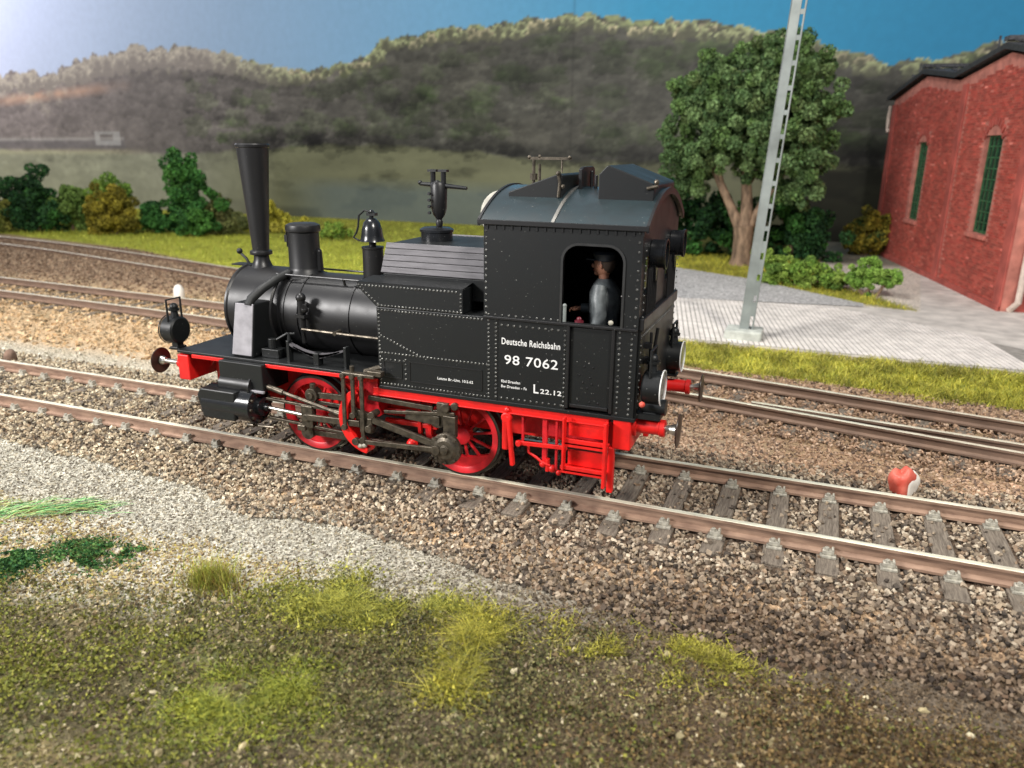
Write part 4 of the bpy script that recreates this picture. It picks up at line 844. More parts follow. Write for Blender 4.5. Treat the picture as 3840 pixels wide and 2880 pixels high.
    for hx,z0 in ((-.40,.60),(-.26,.78),(-.13,.46)): part(MB().bar((hx,s*1.21,1.32),(hx-.01,s*1.21,z0),.05,.03).cyl((hx,s*1.18,1.30),(hx,s*1.25,1.30),.035,n=10).cyl((hx-.01,s*1.18,z0),(hx-.01,s*1.25,z0),.042,n=10), 'lifting_link', M_rod, .004)
    part(MB().ball((-.19,s*1.2,.38),.05).ball((-.12,s*1.22,.39),.035), 'link_pin', M_clip, smooth=60)
    part(MB().cyl((-.05,s*1.1,.62),(-.05,s*1.24,.62),.05,n=10).cyl((.02,s*1.1,.83),(.02,s*1.26,.83),.045,n=10).box(-.2,-.02,s*1.15-.04,s*1.15+.04,.55,.75), 'linkage_joint', M_rod, .005); part(MB().cyl((-.3,s*1.15,1.3),(-.3,s*1.15,1.42),.03,n=8).cyl((-.15,s*1.1,1.34),(.1,s*1.0,1.42),.04,n=8).box(-.05,.15,s*1.15-.05,s*1.15+.05,1.33,1.39), 'linkage_joint', M_rod, .005)
    part(MB().ball((.47,s*1.02,.43),.075).cyl((.47,s*.7,.43),(.47,s*1.0,.43),.03,n=8), 'brake_shaft_end', M_red, smooth=60)
    part(MB().box(-.05,.72,s*.78-.03,s*.78+.03,.58,.64).box(-.05,.72,s*.78-.03,s*.78+.03,.74,.79).box(.45,.5,s*.8-.03,s*.8+.03,.5,1.1).box(.6,.65,s*.8-.03,s*.8+.03,.5,1.2), 'frame_stretcher', M_red, .006)
    # rear underframe
    part(MB().bar((1.88,s*1.2,1.08),(1.94,s*1.2,.45),.05,.085).cyl((1.86,s*1.16,1.05),(1.86,s*1.24,1.05),.065,n=14).ball((1.86,s*1.2,1.14),.035), 'brake_lever', M_red, .015)
    part(MB().bar((1.76,s*.98,.98),(1.76,s*.98,.55),.08,.12), 'brake_block', M_red, .02)
    part(MB().bar((1.98,s*1.2,.75),(2.62,s*1.2,.775),.03,.05).cyl((2.02,s*1.18,.75),(2.02,s*1.25,.75),.035,n=10), 'brake_pull_rod', M_red, .005)
    part(MB().box(2.02,2.05,s*1.1-.02,s*1.1+.02,.75,1.17).box(2.28,2.34,s*1.08-.03,s*1.08+.03,.5,1.17).box(2.45,2.48,s*1.12-.02,s*1.12+.02,.45,1.17).box(1.95,3.1,s*.85-.02,s*.85+.02,.78,1.15), 'underframe_strut', M_reddk, .006)
    part(MB().tube([(2.1,s*1.1,.72),(2.12,s*1.12,.62),(2.22,s*1.14,.58),(2.3,s*1.14,.52),(2.4,s*1.14,.5)],.018).ball((2.3,s*1.12,.5),.045).ball((2.42,s*1.12,.46),.05).ball((2.5,s*1.12,.42),.035).cyl((2.36,s*1.12,.42),(2.36,s*1.12,.58),.03,n=8), 'injector', M_red, smooth=50)
    stp = part(MB().box(2.59,2.615,s*1.27-.09,s*1.27+.02,.55,1.18).box(3.07,3.105,s*1.27-.09,s*1.27+.02,.40,1.18), 'cab_steps', M_red, .005)
    part(MB().box(2.59,3.10,*sorted((s*1.12,s*1.31)),.86,.885).box(2.59,3.10,s*1.30-.01,s*1.30+.01,.83,.93), 'step_tread', M_red, .004, parent=stp)
    part(MB().box(2.57,3.10,*sorted((s*1.12,s*1.33)),.535,.56).box(2.57,3.10,s*1.32-.01,s*1.32+.01,.51,.60), 'step_tread', M_red, .004, parent=stp)
    part(MB().box(2.62,3.07,*sorted((s*1.16,s*1.18)),.93,1.18).box(2.62,3.07,*sorted((s*1.16,s*1.18)),.57,.76), 'step_back', M_red, .004, parent=stp)
    part(MB().bar((3.13,s*1.15,.86),(3.13,s*1.15,.30),.07,.10), 'rail_guard', M_red, .01)
    # wheels
    for wi, wx in enumerate((-1.16,1.06)):
        yw = s*.72; r_ = MB()
        prof = [(.50,-.055),(.515,-.05),(.515,.05),(.445,.062),(.43,.05),(.43,-.05)]
        r_.lathe([(.43,-.04),(.43,.06),(.445,.07),(.512,.075),(.512,-.04)],(0,0,0),'y',56,ring=True) if s>0 else r_.lathe([(.43,.04),(.43,-.06),(.445,-.07),(.512,-.075),(.512,.04)],(0,0,0),'y',56,ring=True)
        wh = part(r_, 'wheel', M_reddk, smooth=35); wh.location = (wx,yw,.545)
        part(MB().lathe([(.512,s*.068),(.545,s*.065),(.548,-s*.05),(.575,-s*.055),(.575,-s*.08),(.51,-s*.08)],(0,0,0),'y',64,ring=True), 'tyre', M_tyre, smooth=35, parent=wh)
        part(MB().lathe([(.0,-.05),(.12,-.05),(.12,.07),(.09,.09),(.0,.095)] if s>0 else [(.0,.05),(.12,.05),(.12,-.07),(.09,-.09),(.0,-.095)],(0,0,0),'y',24), 'hub', M_reddk, smooth=35, parent=wh)
        spm = None
        for q in range(12):
            a = 2*PI*(q+.35)/12
            if spm is None: spm = part(MB().bar((.1,0,0),(.44,0,0),.035,.026,up=(0,0,1)), 'spoke', M_reddk, parent=wh); o_ = spm
            else: o_ = spm.copy(); COL.objects.link(o_); o_.parent = wh
            o_.rotation_euler = (0,-a,0)
        a0, a1 = math.radians(208), math.radians(332)
        seg_ = [(.445*math.cos(a), .445*math.sin(a)) for a in np.linspace(a0,a1,18)]
        seg_ += [(.2*math.cos(a)*0+.3*(1-2*t)*1.05, -.235-.06*math.sin(t*PI)*1.0) for t,a in [(0.05,0),(.3,0),(.5,0),(.7,0),(.95,0)]]
        part(MB().plate(seg_,'y',*sorted((-s*.03,s*.055))), 'counterweight', M_reddk, parent=wh)
    if s < 0:
        pass
for wx in (-1.16,1.06): part(MB().cyl((wx,-.75,.545),(wx,.75,.545),.08,n=16), 'axle', M_tyre)

# body panels were drawn 1.4 m from the centre line; the body is 1.05 m wide each side
BODY = ('water_tank','upper_tank','tank_top','access_hatch','cab_side','window_frame','lower_cab_side','cab_door','rear_side_panel','door_post','waist_ledge','base_angle','door_step_strip','handrail_post','red_valve','door_latch','cab_front','cab_rear','cab_floor','bunker_rear','rear_ledge','window_guard_bar','rear_ventilation_cowl','rear_step_rung','rear_bracket','rivets','door_rivets','window_blackout','rear_window_pane','eaves_bracket','lettering','gutter','rear_valance','cab_roof','roof_seam','roof_rim')
STEP = ('cab_steps','step_tread','step_back','brake_lever','brake_pull_rod','underframe_strut','injector','rail_guard')
SPRING = ('spring_leaf','spring_hanger','spring_buckle','lubricator')
def remap(o, fx, fy, fz):
    me = o.data; c = np.empty(len(me.vertices)*3, np.float32); me.vertices.foreach_get('co', c); c = c.reshape(-1,3)
    c[:,0] = c[:,0]*fx[0]+fx[1]; c[:,1] = c[:,1]*fy; c[:,2] = c[:,2]*fz[0]+fz[1]; me.vertices.foreach_set('co', c.ravel()); me.update()
done = set()
for o in loco.children_recursive:
    nm = o.name.split('.')[0]
    if o.type != 'MESH' or o.data.name in done: continue
    if nm in BODY: remap(o, (1.045,-.227), .75, (1.045,-.1837)); done.add(o.data.name)
    elif nm in STEP: remap(o, (1.0214,-.108), .875, (1.0214,-.0875)); done.add(o.data.name)
    elif nm in SPRING: remap(o, (1.044,-.222), .9, (1.044,-.1815 if nm != 'lubricator' else -.06)); done.add(o.data.name)

# ------------------------------------------------------------------ engine driver
def person():
    root = empty('person', (2.82,-.64,1.13), label='engine driver in blue grey coat and dark cap looking forward through the cab window', cat='person')
    root.scale = (1.12,1.12,1.12)
    V = {'pelvis':(0,0,.80),'waist':(0,0,.96),'chest':(.02,0,1.16),'neck0':(.0,0,1.33),'neck':(-.015,0,1.40),
         'lsh':(.0,-.16,1.30),'rsh':(.0,.16,1.30),'lel':(.03,-.235,1.03),'rel':(-.06,.22,1.05),'lwr':(-.05,-.24,.80),'rwr':(-.30,.16,1.02),
         'lhip':(0,-.09,.76),'lkn':(-.02,-.10,.43),'lan':(0.02,-.10,.08),'lto':(-.14,-.11,.03),'rhip':(0,.09,.76),'rkn':(-.02,.10,.43),'ran':(.02,.10,.08),'rto':(-.14,.11,.03)}
    R_ = {'pelvis':.10,'waist':.09,'chest':.10,'neck0':.05,'neck':.045,'lsh':.042,'rsh':.042,'lel':.038,'rel':.038,'lwr':.032,'rwr':.032,'lhip':.09,'rhip':.09,'lkn':.062,'rkn':.062,'lan':.042,'ran':.042,'lto':.038,'rto':.038}
    E_ = [('pelvis','waist'),('waist','chest'),('chest','neck0'),('neck0','neck'),('neck0','lsh'),('neck0','rsh'),('lsh','lel'),('rsh','rel'),('lel','lwr'),('rel','rwr'),
          ('pelvis','lhip'),('lhip','lkn'),('lkn','lan'),('lan','lto'),('pelvis','rhip'),('rhip','rkn'),('rkn','ran'),('ran','rto')]
    for sd_ in ('l','r'):
        sg = -1 if sd_=='l' else 1; wx,wy,wz = V[sd_+'wr']; V[sd_+'pm'] = (wx-.06,wy,wz-.005); R_[sd_+'pm'] = .03; E_.append((sd_+'wr',sd_+'pm'))
        for k,(dy_,ln) in enumerate(((-.028,.062),(-.01,.072),(.01,.068),(.027,.052))):
            V[sd_+'f%d'%k] = (wx-.06-ln*.6,wy+dy_,wz-.01); V[sd_+'g%d'%k] = (wx-.06-ln*.75,wy+dy_,wz-.045); R_[sd_+'f%d'%k] = .0095; R_[sd_+'g%d'%k] = .008
            E_ += [(sd_+'pm',sd_+'f%d'%k),(sd_+'f%d'%k,sd_+'g%d'%k)]
        V[sd_+'t'] = (wx-.07,wy-sg*.045,wz-.02); R_[sd_+'t'] = .01; E_.append((sd_+'wr',sd_+'t'))
    ks = list(V); me = bpy.data.meshes.new('body'); me.from_pydata([V[k] for k in ks], [(ks.index(a),ks.index(b)) for a,b in E_], [])
    o = bpy.data.objects.new('body', me); COL.objects.link(o); o.parent = root
    sk = o.modifiers.new('skin','SKIN'); sv_ = me.skin_vertices[0].data
    for i,k in enumerate(ks): sv_[i].radius = (R_[k]*.9,R_[k]*.9); sv_[i].use_root = (k == 'pelvis')
    ss = o.modifiers.new('sub','SUBSURF'); ss.levels = 1; ss.render_levels = 2; me.materials.append(M_skin)
    hd = MB().ball((-.02,0,1.515),.1,20,14,(1.0,.8,1.22)).ball((-.125,0,1.505),.018,8,6,(1.1,.8,1.3)).ball((-.02,-.083,1.51),.022,8,6,(.7,.5,1.2)).ball((-.02,.083,1.51),.022,8,6,(.7,.5,1.2)).ball((-.085,0,1.435),.035,10,6,(.9,1,.8)).cyl((-.01,0,1.38),(-.015,0,1.45),.055,.055)
    hh = hd.build('head', M_skin, root, smooth=60)
    MB().ball((-.108,-.032,1.53),.010).ball((-.108,.032,1.53),.010).build('eyes', M_inside, hh)
    MB().bar((-.112,-.022,1.462),(-.112,.022,1.462),.006,.008).build('mouth', M_mkred, hh)
    MB().ball((.015,0,1.535),.1,16,10,(.95,.86,1.1)).build('hair', mat('brown_hair',(.05,.03,.02),.8), root, smooth=60)
    MB().lathe([(.105,1.565),(.112,1.60),(.12,1.63),(.10,1.655),(.0,1.665)],(-.01,0,0),'z',20).plate([(-.19,-.05),(-.19,.05),(-.09,.09),(-.09,-.09)],'z',1.565,1.58).build('cap', M_cap, root, smooth=50)
    # coat shell
    c = MB(); rings = [(0,.66,.155,.185),(0,.85,.15,.18),(0.005,1.0,.15,.185),(.015,1.15,.165,.215),(.01,1.25,.155,.225),(0,1.33,.11,.17),(-.005,1.385,.07,.075)]
    vs = []; n = 20
    for (cx,z,rx,ry) in rings: vs += [(cx+rx*math.cos(2*PI*i/n), ry*math.sin(2*PI*i/n), z) for i in range(n)]
    c.add(vs, [(k*n+i,k*n+(i+1)%n,(k+1)*n+(i+1)%n,(k+1)*n+i) for k in range(len(rings)-1) for i in range(n)])
    c.tube([(0,-.15,1.31),(.0,-.21,1.2),(.03,-.235,1.05),(.0,-.24,.93),(-.045,-.24,.82)],[.078,.076,.068,.058,.05],12)
    c.tube([(0,.17,1.30),(-.02,.215,1.18),(-.06,.225,1.05),(-.17,.195,1.02),(-.29,.165,1.02)],[.078,.076,.068,.058,.05],12)
    c.build('coat', M_coat, root, smooth=60)
    t = MB()
    for q in (-1,1): t.tube([(0,q*.085,.82),(-.02,q*.10,.45),(.02,q*.10,.10)],[.1,.078,.07],12); t.ball((-.05,q*.105,.045),.055,10,8,(1.9,.9,.8))
    t.build('trousers', M_trouser, root, smooth=60)
person()

# ------------------------------------------------------------------ catenary mast
def mast():
    root = empty('lattice_mast', (3.70,9.27,-.13), label='tall leaning grey steel mast with slotted side on a concrete footing', cat='mast')
    MB().box(-.46,.38,-.40,.34,-.12,.24).build('footing', M_conc, root, bevel=.05, seg=2)
    H = 9.2; lean = .40/7.0
    def col(x0,x1,y0,y1,z0=.1,z1=H):
        return [(x0+lean*z0,y0,z0),(x1+lean*z0,y0,z0),(x1+lean*z0,y1,z0),(x0+lean*z0,y1,z0),(x0+lean*z1,y0,z1),(x1+lean*z1,y0,z1),(x1+lean*z1,y1,z1),(x0+lean*z1,y1,z1)]
    BF = [(0,3,2,1),(4,5,6,7),(0,1,5,4),(1,2,6,5),(2,3,7,6),(3,0,4,7)]
    MB().add(col(-.165,.045,-.13,-.10),BF).add(col(-.165,-.14,-.13,.10),BF).add(col(.02,.045,-.13,-.02),BF).build('channel', M_mast, root, bevel=.006)
    MB().add(col(.115,.15,-.13,-.0),BF).build('flange', M_mast, root, bevel=.004)
    z = .55; k = 0; pr_ = None
    while z < H:
        h = .10 if z > 2.4 else (.26 if z>1.6 else .34); m = MB().add(col(.045,.115,-.125,-.105,z,z+h),BF); m.build('batten_plate', M_mast, root)
        z += .49; k += 1
mast()

# ------------------------------------------------------------------ brick engine shed
def shed():
    p1 = Vector((7.357,28.83,-.13)); p2 = Vector((9.967,15.454,-.13)); d = (p2-p1); Ln = d.length; d.normalize(); nin = Vector((-d.y,d.x,0)); 
    if nin.x < 0: nin = -nin
    root = empty('brick_engine_shed', p1, math.atan2(d.y,d.x), label='red brick engine shed with dark double gabled roof and tall green windows', cat='building')
    # local: x = along wall toward viewer, y = -? ; inward = local +y if nin = rot90(d)
    sy = 1 if Vector((-d.y,d.x,0)).dot(nin) > 0 else -1
    top = [(0,6.2),(3.9,6.80),(7.4,6.38),(11.2,6.82),(Ln,6.35)]
    def zt(s): return float(np.interp(s,[t[0] for t in top],[t[1] for t in top]))+.13
    W1 = (3.98,5.2,1.77,4.6); W2 = (10.43,11.7,1.9,4.73)
    hole = lambda w_: [(w_[0],w_[2]),(w_[1],w_[2]),(w_[1],w_[3]),(w_[0],w_[3])]
    MB().plate([(0,-.1),(Ln,-.1)]+[(s,zt(s)) for s in (Ln,11.2,7.4,3.9,0)],'y',*sorted((0,sy*.3)),[hole(W1),hole(W2)]).build('wall', M_mortar, root)
    MB().box(Ln-.3,Ln-.0,*sorted((sy*.3,sy*7.0)),-.1,6.3).build('end_wall', M_stucco, root)
    MB().box(0,.3,*sorted((sy*.3,sy*7.0)),-.1,6.3).build('end_wall', M_stucco, root)
    MB().box(0,Ln,*sorted((sy*7.0,sy*7.3)),-.1,6.3).build('rear_wall', M_stucco, root)
    # pilasters
    for a,b in ((0,.55),(7.95,8.35),(Ln-.45,Ln)): MB().box(a,b,*sorted((-sy*.0,-sy*.07)),-.1,zt((a+b)/2)-.25).build('pilaster', M_stucco, root, bevel=.01, seg=1)
    MB().box(.0,Ln,*sorted((0,-sy*.09)),-.1,.16).build('plinth', M_stucco, root, bevel=.015, seg=1)
    # bricks
    bw,bh = .25,.075; items = []; row = 0; z = .18
    while z < 6.8:
        off = (row%2)*bw/2; s = .56-off
        while s < Ln-.46:
            a,b = max(s,.56), min(s+bw-.014, Ln-.46); mid = (a+b)/2
            ok = b-a > .05 and z+bh < zt(mid)-.3 and not (7.93 < b and a < 8.37)
            for w_ in (W1,W2):
                if b > w_[0]-.10 and a < w_[1]+.10 and z+bh > w_[2]-.14 and z < w_[3]+.34: ok = False
            if ok: items.append((a,b,z,z+bh-.012, random.uniform(.008,.02)))
            s += bw
        z += bh; row += 1
    items.sort(key=lambda t:(-t[0]*1.0-abs(t[2]-2.2)*.02))
    def brick_arrays(lst):
        n = len(lst); A = np.array(lst); V = np.zeros((n,8,3))
        for i,(q,yy,zz) in enumerate(((0,0,2),(1,0,2),(1,0,3),(0,0,3),(0,1,2),(1,1,2),(1,1,3),(0,1,3))):
            V[:,i,0] = A[:,q]; V[:,i,2] = A[:,zz]; V[:,i,1] = (-sy*A[:,4]) if yy else sy*.01
        return V
    BF = np.array([(4,5,6,7),(0,1,5,4),(1,2,6,5),(2,3,7,6),(3,0,4,7)])
    V = brick_arrays(items); r = np.random.default_rng(3); cc = np.ones((len(items),3))*r.uniform(.7,1.25,(len(items),1)); cc[:,1:] *= r.uniform(.85,1.25,(len(items),1))
    pale = r.random(len(items)) < .02; cc[pale] *= np.array([1.5,2.2,2.4])
    for i in range(300):
        np_mesh('brick', V[i], BF, M_brick, np.repeat(cc[i:i+1],8,0), parent=root)
    F = (BF[None]+(np.arange(len(items)-300)*8)[:,None,None]).reshape(-1,4)
    o = np_mesh('brick_courses', V[300:].reshape(-1,3), F, M_brick, np.repeat(cc[300:],8,0), parent=root); o['kind'] = 'stuff'
    # windows
    for w_ in (W1,W2):
        x0,x1,z0,z1 = w_; y = sy*.14; xm = (x0+x1)/2
        f = MB().plate([(x0,z0),(x1,z0),(x1,z1),(x0,z1)],'y',*sorted((y-.03,y+.03)),[[(x0+.08,z0+.08),(x1-.08,z0+.08),(x1-.08,z1-.06),(x0+.08,z1-.06)]]).build('window', M_green, root)
        MB().box(x0+.06,x1-.06,*sorted((sy*.15,sy*.17)),z0+.06,z1-.03).build('pane', M_glass, f)
        for q in range(1,4): MB().box(x0+(x1-x0)*q/4-.02,x0+(x1-x0)*q/4+.02,*sorted((sy*.12,sy*.15)),z0+.08,z1-.06).build('glazing_bar', M_green, f)
        for q in range(1,9): zz = z0+(z1-z0)*q/9; MB().box(x0+.08,x1-.08,*sorted((sy*.125,sy*.15)),zz-.018,zz+.018).build('glazing_bar', M_green, f)
        MB().box(x0-.12,x1+.12,*sorted((0,-sy*.10)),z0-.14,z0-.02).build('sill', mat('sill_render',(.50,.16,.12),.8), root, bevel=.015, seg=1)
        nb_ = 9
        for q in range(nb_):
            a = math.radians(150-120*q/(nb_-1)); R1 = (x1-x0)/2*1.12; cxx, czz = xm, z1-.42
            p = (cxx+R1*math.cos(a), czz+R1*math.sin(a)*1.0); p2_ = (cxx+(R1+.22)*math.cos(a), czz+(R1+.22)*math.sin(a))
            MB().bar((p[0],-sy*.015,p[1]),(p2_[0],-sy*.015,p2_[1]),.12,.07,up=(0,1,0)).build('lintel_brick', M_stucco, root)
    # roof: two low gables running inward
    prof = [(-.55,6.22),(3.9,6.93),(7.4,6.5),(11.2,6.95),(Ln+.5,6.43)]
    pl = [(a,b+.13) for a,b in prof]+[(a,b+.13+.15) for a,b in reversed(prof)]
    rf = MB().plate(pl,'y',*sorted((-sy*.17,sy*7.5))).build('roof', M_roof, root)
    MB().plate([(a,b+.10) for a,b in prof]+[(a,b+.25) for a,b in reversed(prof)],'y',*sorted((-sy*.20,-sy*.172))).build('bargeboard', mat('dark_bargeboard',(.03,.03,.03),.7), rf)
    for q in range(60):
        s = random.uniform(-.4,Ln+.3); zz = float(np.interp(s,[p[0] for p in prof],[p[1] for p in prof]))+.33
        y = random.uniform(-.2,1.2)
        if q < 40: MB().box(s-.07,s+.07,*sorted((sy*y,sy*(y+.12))),zz-.02,zz+random.uniform(.02,.07)).build('roof_slate', M_roof, rf)
    for s in (3.9,11.2):
        zz = float(np.interp(s,[p[0] for p in prof],[p[1] for p in prof]))+.33
        MB().box(s-.18,s+.18,*sorted((-sy*.2,sy*7.2)),zz-.02,zz+.10).build('ridge_cap', M_roof, rf)
        MB().bar((s-.9,-sy*.05,zz-.1),(s-.9,-sy*.05,zz+.22),.05).build('roof_bracket', M_roof, rf)
    # downpipes
    MB().tube([(-.15,-sy*.1,6.1),(-.18,-sy*.12,5.6),(-.12,-sy*.12,5.2),(-.05,-sy*.1,5.05)],.07,8).build('downpipe', M_pipe, root)
    MB().tube([(Ln+.15,sy*.35,6.0),(Ln+.15,sy*.35,1.0),(Ln+.22,sy*.32,.3),(Ln+.05,sy*.2,.05)],.09,10).build('downpipe', M_pipe, root)
shed()

# ------------------------------------------------------------------ foliage
def foliage_arrays(lumps, n, size, cols, r, shell=.35):
    lumps = np.array(lumps,float); wgt = lumps[:,3]**2*lumps[:,4] if lumps.shape[1]>4 else lumps[:,3]**2; pk = r.choice(len(lumps), n, p=wgt/wgt.sum())
    d = r.normal(size=(n,3)); d /= np.linalg.norm(d,axis=1)[:,None]
    rad = lumps[pk,3]*(1-shell*r.random(n)**1.6); c = lumps[pk,:3]+d*rad[:,None]*np.array([1,1,.9])
    R_ = rand_rot(n, r); s = size*r.uniform(.6,1.4,n)
    q = np.array([(-1,-.7,0),(1,-.6,.2),(.8,.8,0),(-.7,1,.25)],float)*.5
    V = np.einsum('nij,kj->nki', R_, q)*s[:,None,None]+c[:,None,:]
    ccol = np.array([S3(x) for x in cols]); lc = r.integers(0,len(cols),len(lumps)); base = ccol[lc[pk]]*.6+ccol[r.integers(0,len(cols),n)]*.4
    base = base*r.uniform(.6,1.5,(n,1)); F = np.arange(n*4).reshape(-1,4)
    return V.reshape(-1,3), F, np.repeat(base,4,0)
def lump_crown(blobs, k, rr, r):
    """small lumps spread over big ellipsoids (x,y,z,rx,ry,rz)"""
    out = []
    for (x,y,z,rx,ry,rz) in blobs:
        kk = max(3,int(k*rx*rz/sum(b[3]*b[5] for b in blobs)))
        for _ in range(kk):
            d = r.normal(size=3); d /= np.linalg.norm(d); t = r.uniform(.35,1.08)
            out.append((x+d[0]*rx*t, y+d[1]*ry*t, z+d[2]*rz*t, rr*r.uniform(.7,1.3)))
    return out
def bush(name, x, y, blobs, k, rr, n, size, cols, label, cat='bush', group='bushes in front of the backdrop', stems=3, zb=-.13, seed=1):
    r = np.random.default_rng(seed); root = empty(name, (x,y,zb), label=label, cat=cat, group=group)
    blobs = [(a*1.1,b*1.1,c*1.08,d*1.28,e*1.2,f_*1.2) for a,b,c,d,e,f_ in blobs]
    V,F,Cq = foliage_arrays(lump_crown(blobs,int(k*2.3),rr*.72,r), int(n*2.6), size*.6, cols, r); V[:,2] = np.maximum(V[:,2],.0)
    np_mesh('foliage', V, F, M_foliage, Cq, parent=root)
    m = MB()
    for i in range(stems):
        b0 = blobs[i%len(blobs)]; m.tube([(r.uniform(-.1,.1)+b0[0]*.3,r.uniform(-.1,.1),-.05),(b0[0]*.6+r.uniform(-.1,.1),b0[1]*.6,b0[2]*.5),(b0[0],b0[1],b0[2])],[.06,.045,.02],6)
    m.build('stem', M_bark, root)
    return root
GR = [(76,128,58),(60,108,52),(98,150,70),(48,88,46)]; DG = [(44,82,46),(36,66,38),(60,100,56),(30,54,34)]; OL = [(150,138,48),(128,120,44),(172,156,60),(104,100,40)]; YG2 = [(128,160,66),(104,138,58),(150,178,80)]
bush('bush',-31.8,18.7,[(0,0,1.5,1.3,1.0,1.4),(.9,0,.8,1.0,.9,.8),(-.6,0,.7,1,.8,.7)],46,.42,7000,.16,DG+GR[:1],'dark green rounded bush, second from the left edge',seed=11)
bush('bush',-34.6,17.9,[(0,0,1.3,.9,.9,1.4)],24,.42,3500,.16,DG,'dark green bush cut off by the left edge of the picture',seed=12)
bush('bush',-33.0,17.6,[(0,0,.7,.8,.6,.65)],18,.35,2600,.15,[(120,124,56),(100,110,50),(140,140,66)],'small olive green bush in front, between the two dark bushes at left',seed=13)
bush('bush',-29.0,20.6,[(0,0,1.2,1.5,.8,1.0)],26,.42,3600,.16,YG2,'pale green bush half hidden behind the dark and the mustard bushes',seed=14)
bush('bush',-27.3,19.4,[(0,0,1.1,1.0,.8,1.0),(-.5,0,.6,.8,.7,.6),(.6,0,.6,.7,.7,.6)],40,.36,5600,.15,OL,'mustard yellow bush between the dark green bush and the tall green one',seed=15)
bush('bush',-23.6,20.7,[(0,0,2.2,.9,.8,1.3),(.3,0,1.0,1.1,.9,.9),(-.5,0,2.9,.5,.5,.5)],50,.40,7000,.16,GR,'tall bright green bush left of the chimney',seed=16)
bush('bush',-25.9,20.8,[(0,0,.7,1.0,.7,.65)],20,.36,3000,.15,GR[:2]+DG[:1],'low green bush at the left foot of the tall green bush',seed=17)
bush('bush',-20.9,23.4,[(0,0,.7,.8,.6,.7),(1.2,0,.4,.7,.5,.45),(-.9,0,.3,.6,.4,.35)],22,.34,2600,.15,[(186,176,60),(160,156,56),(200,190,84)],'yellow bush seen just right of the chimney',seed=18)
bush('bush',-16.6,22.6,[(0,0,.35,.8,.5,.4)],12,.28,1400,.14,YG2+OL[:1],'small yellow green bush seen between the sand dome and the bell',seed=19)
bush('bush',-.6,23.9,[(0,0,1.3,1.6,1.0,1.3),(1.6,.3,1.1,1.3,.9,1.1)],44,.45,6500,.18,DG+GR[:2],'dark green bush under the tree just behind the cab roof',seed=20)
bush('bush',4.6,24.4,[(0,0,.9,1.3,.8,.9),(-1.0,0,1.6,.9,.8,.9)],34,.42,5000,.17,DG+GR[:1],'dark green bush under the tree between the mast and the shed',seed=21)
bush('bush',6.9,27.2,[(0,0,.9,.8,.6,.9)],22,.38,2800,.16,OL[1:]+DG[:1],'olive bush in the shade against the far corner of the shed',seed=22)
bush('hedge_bush',4.3,17.7,[(-.45,0,.55,.55,.45,.6),(.35,-.1,.4,.7,.5,.42),(1.2,-.2,.3,.7,.45,.35)],52,.20,8000,.085,[(140,168,70),(112,148,62),(160,184,88),(84,116,54)],'low spreading bright green hedge bush behind the mast, at the road edge',seed=23)
bush('hedge_bush',6.6,16.6,[(0,0,.75,.45,.38,.34),(.55,0,.55,.4,.32,.26),(-.3,0,.42,.25,.25,.2),(.05,0,.25,.12,.12,.25)],32,.17,4200,.08,[(132,170,74),(108,146,62),(156,188,92)],'small bright green shrub with bare foot, right of the hedge and before the shed',seed=24,stems=4)
bush('bush',-30.3,19.6,[(0,0,.9,1.2,.7,.9)],24,.4,3400,.16,[(104,132,62),(84,112,54),(124,150,76)],'mid green bush filling the gap behind the dark green and mustard bushes',seed=31)
bush('bush',-22.0,21.6,[(0,0,.6,1.1,.6,.6),(-.6,0,.9,.7,.6,.8)],22,.36,3000,.15,[(110,116,66),(90,98,58),(130,130,80)],'grey green low bush between the tall green bush and the chimney',seed=32)
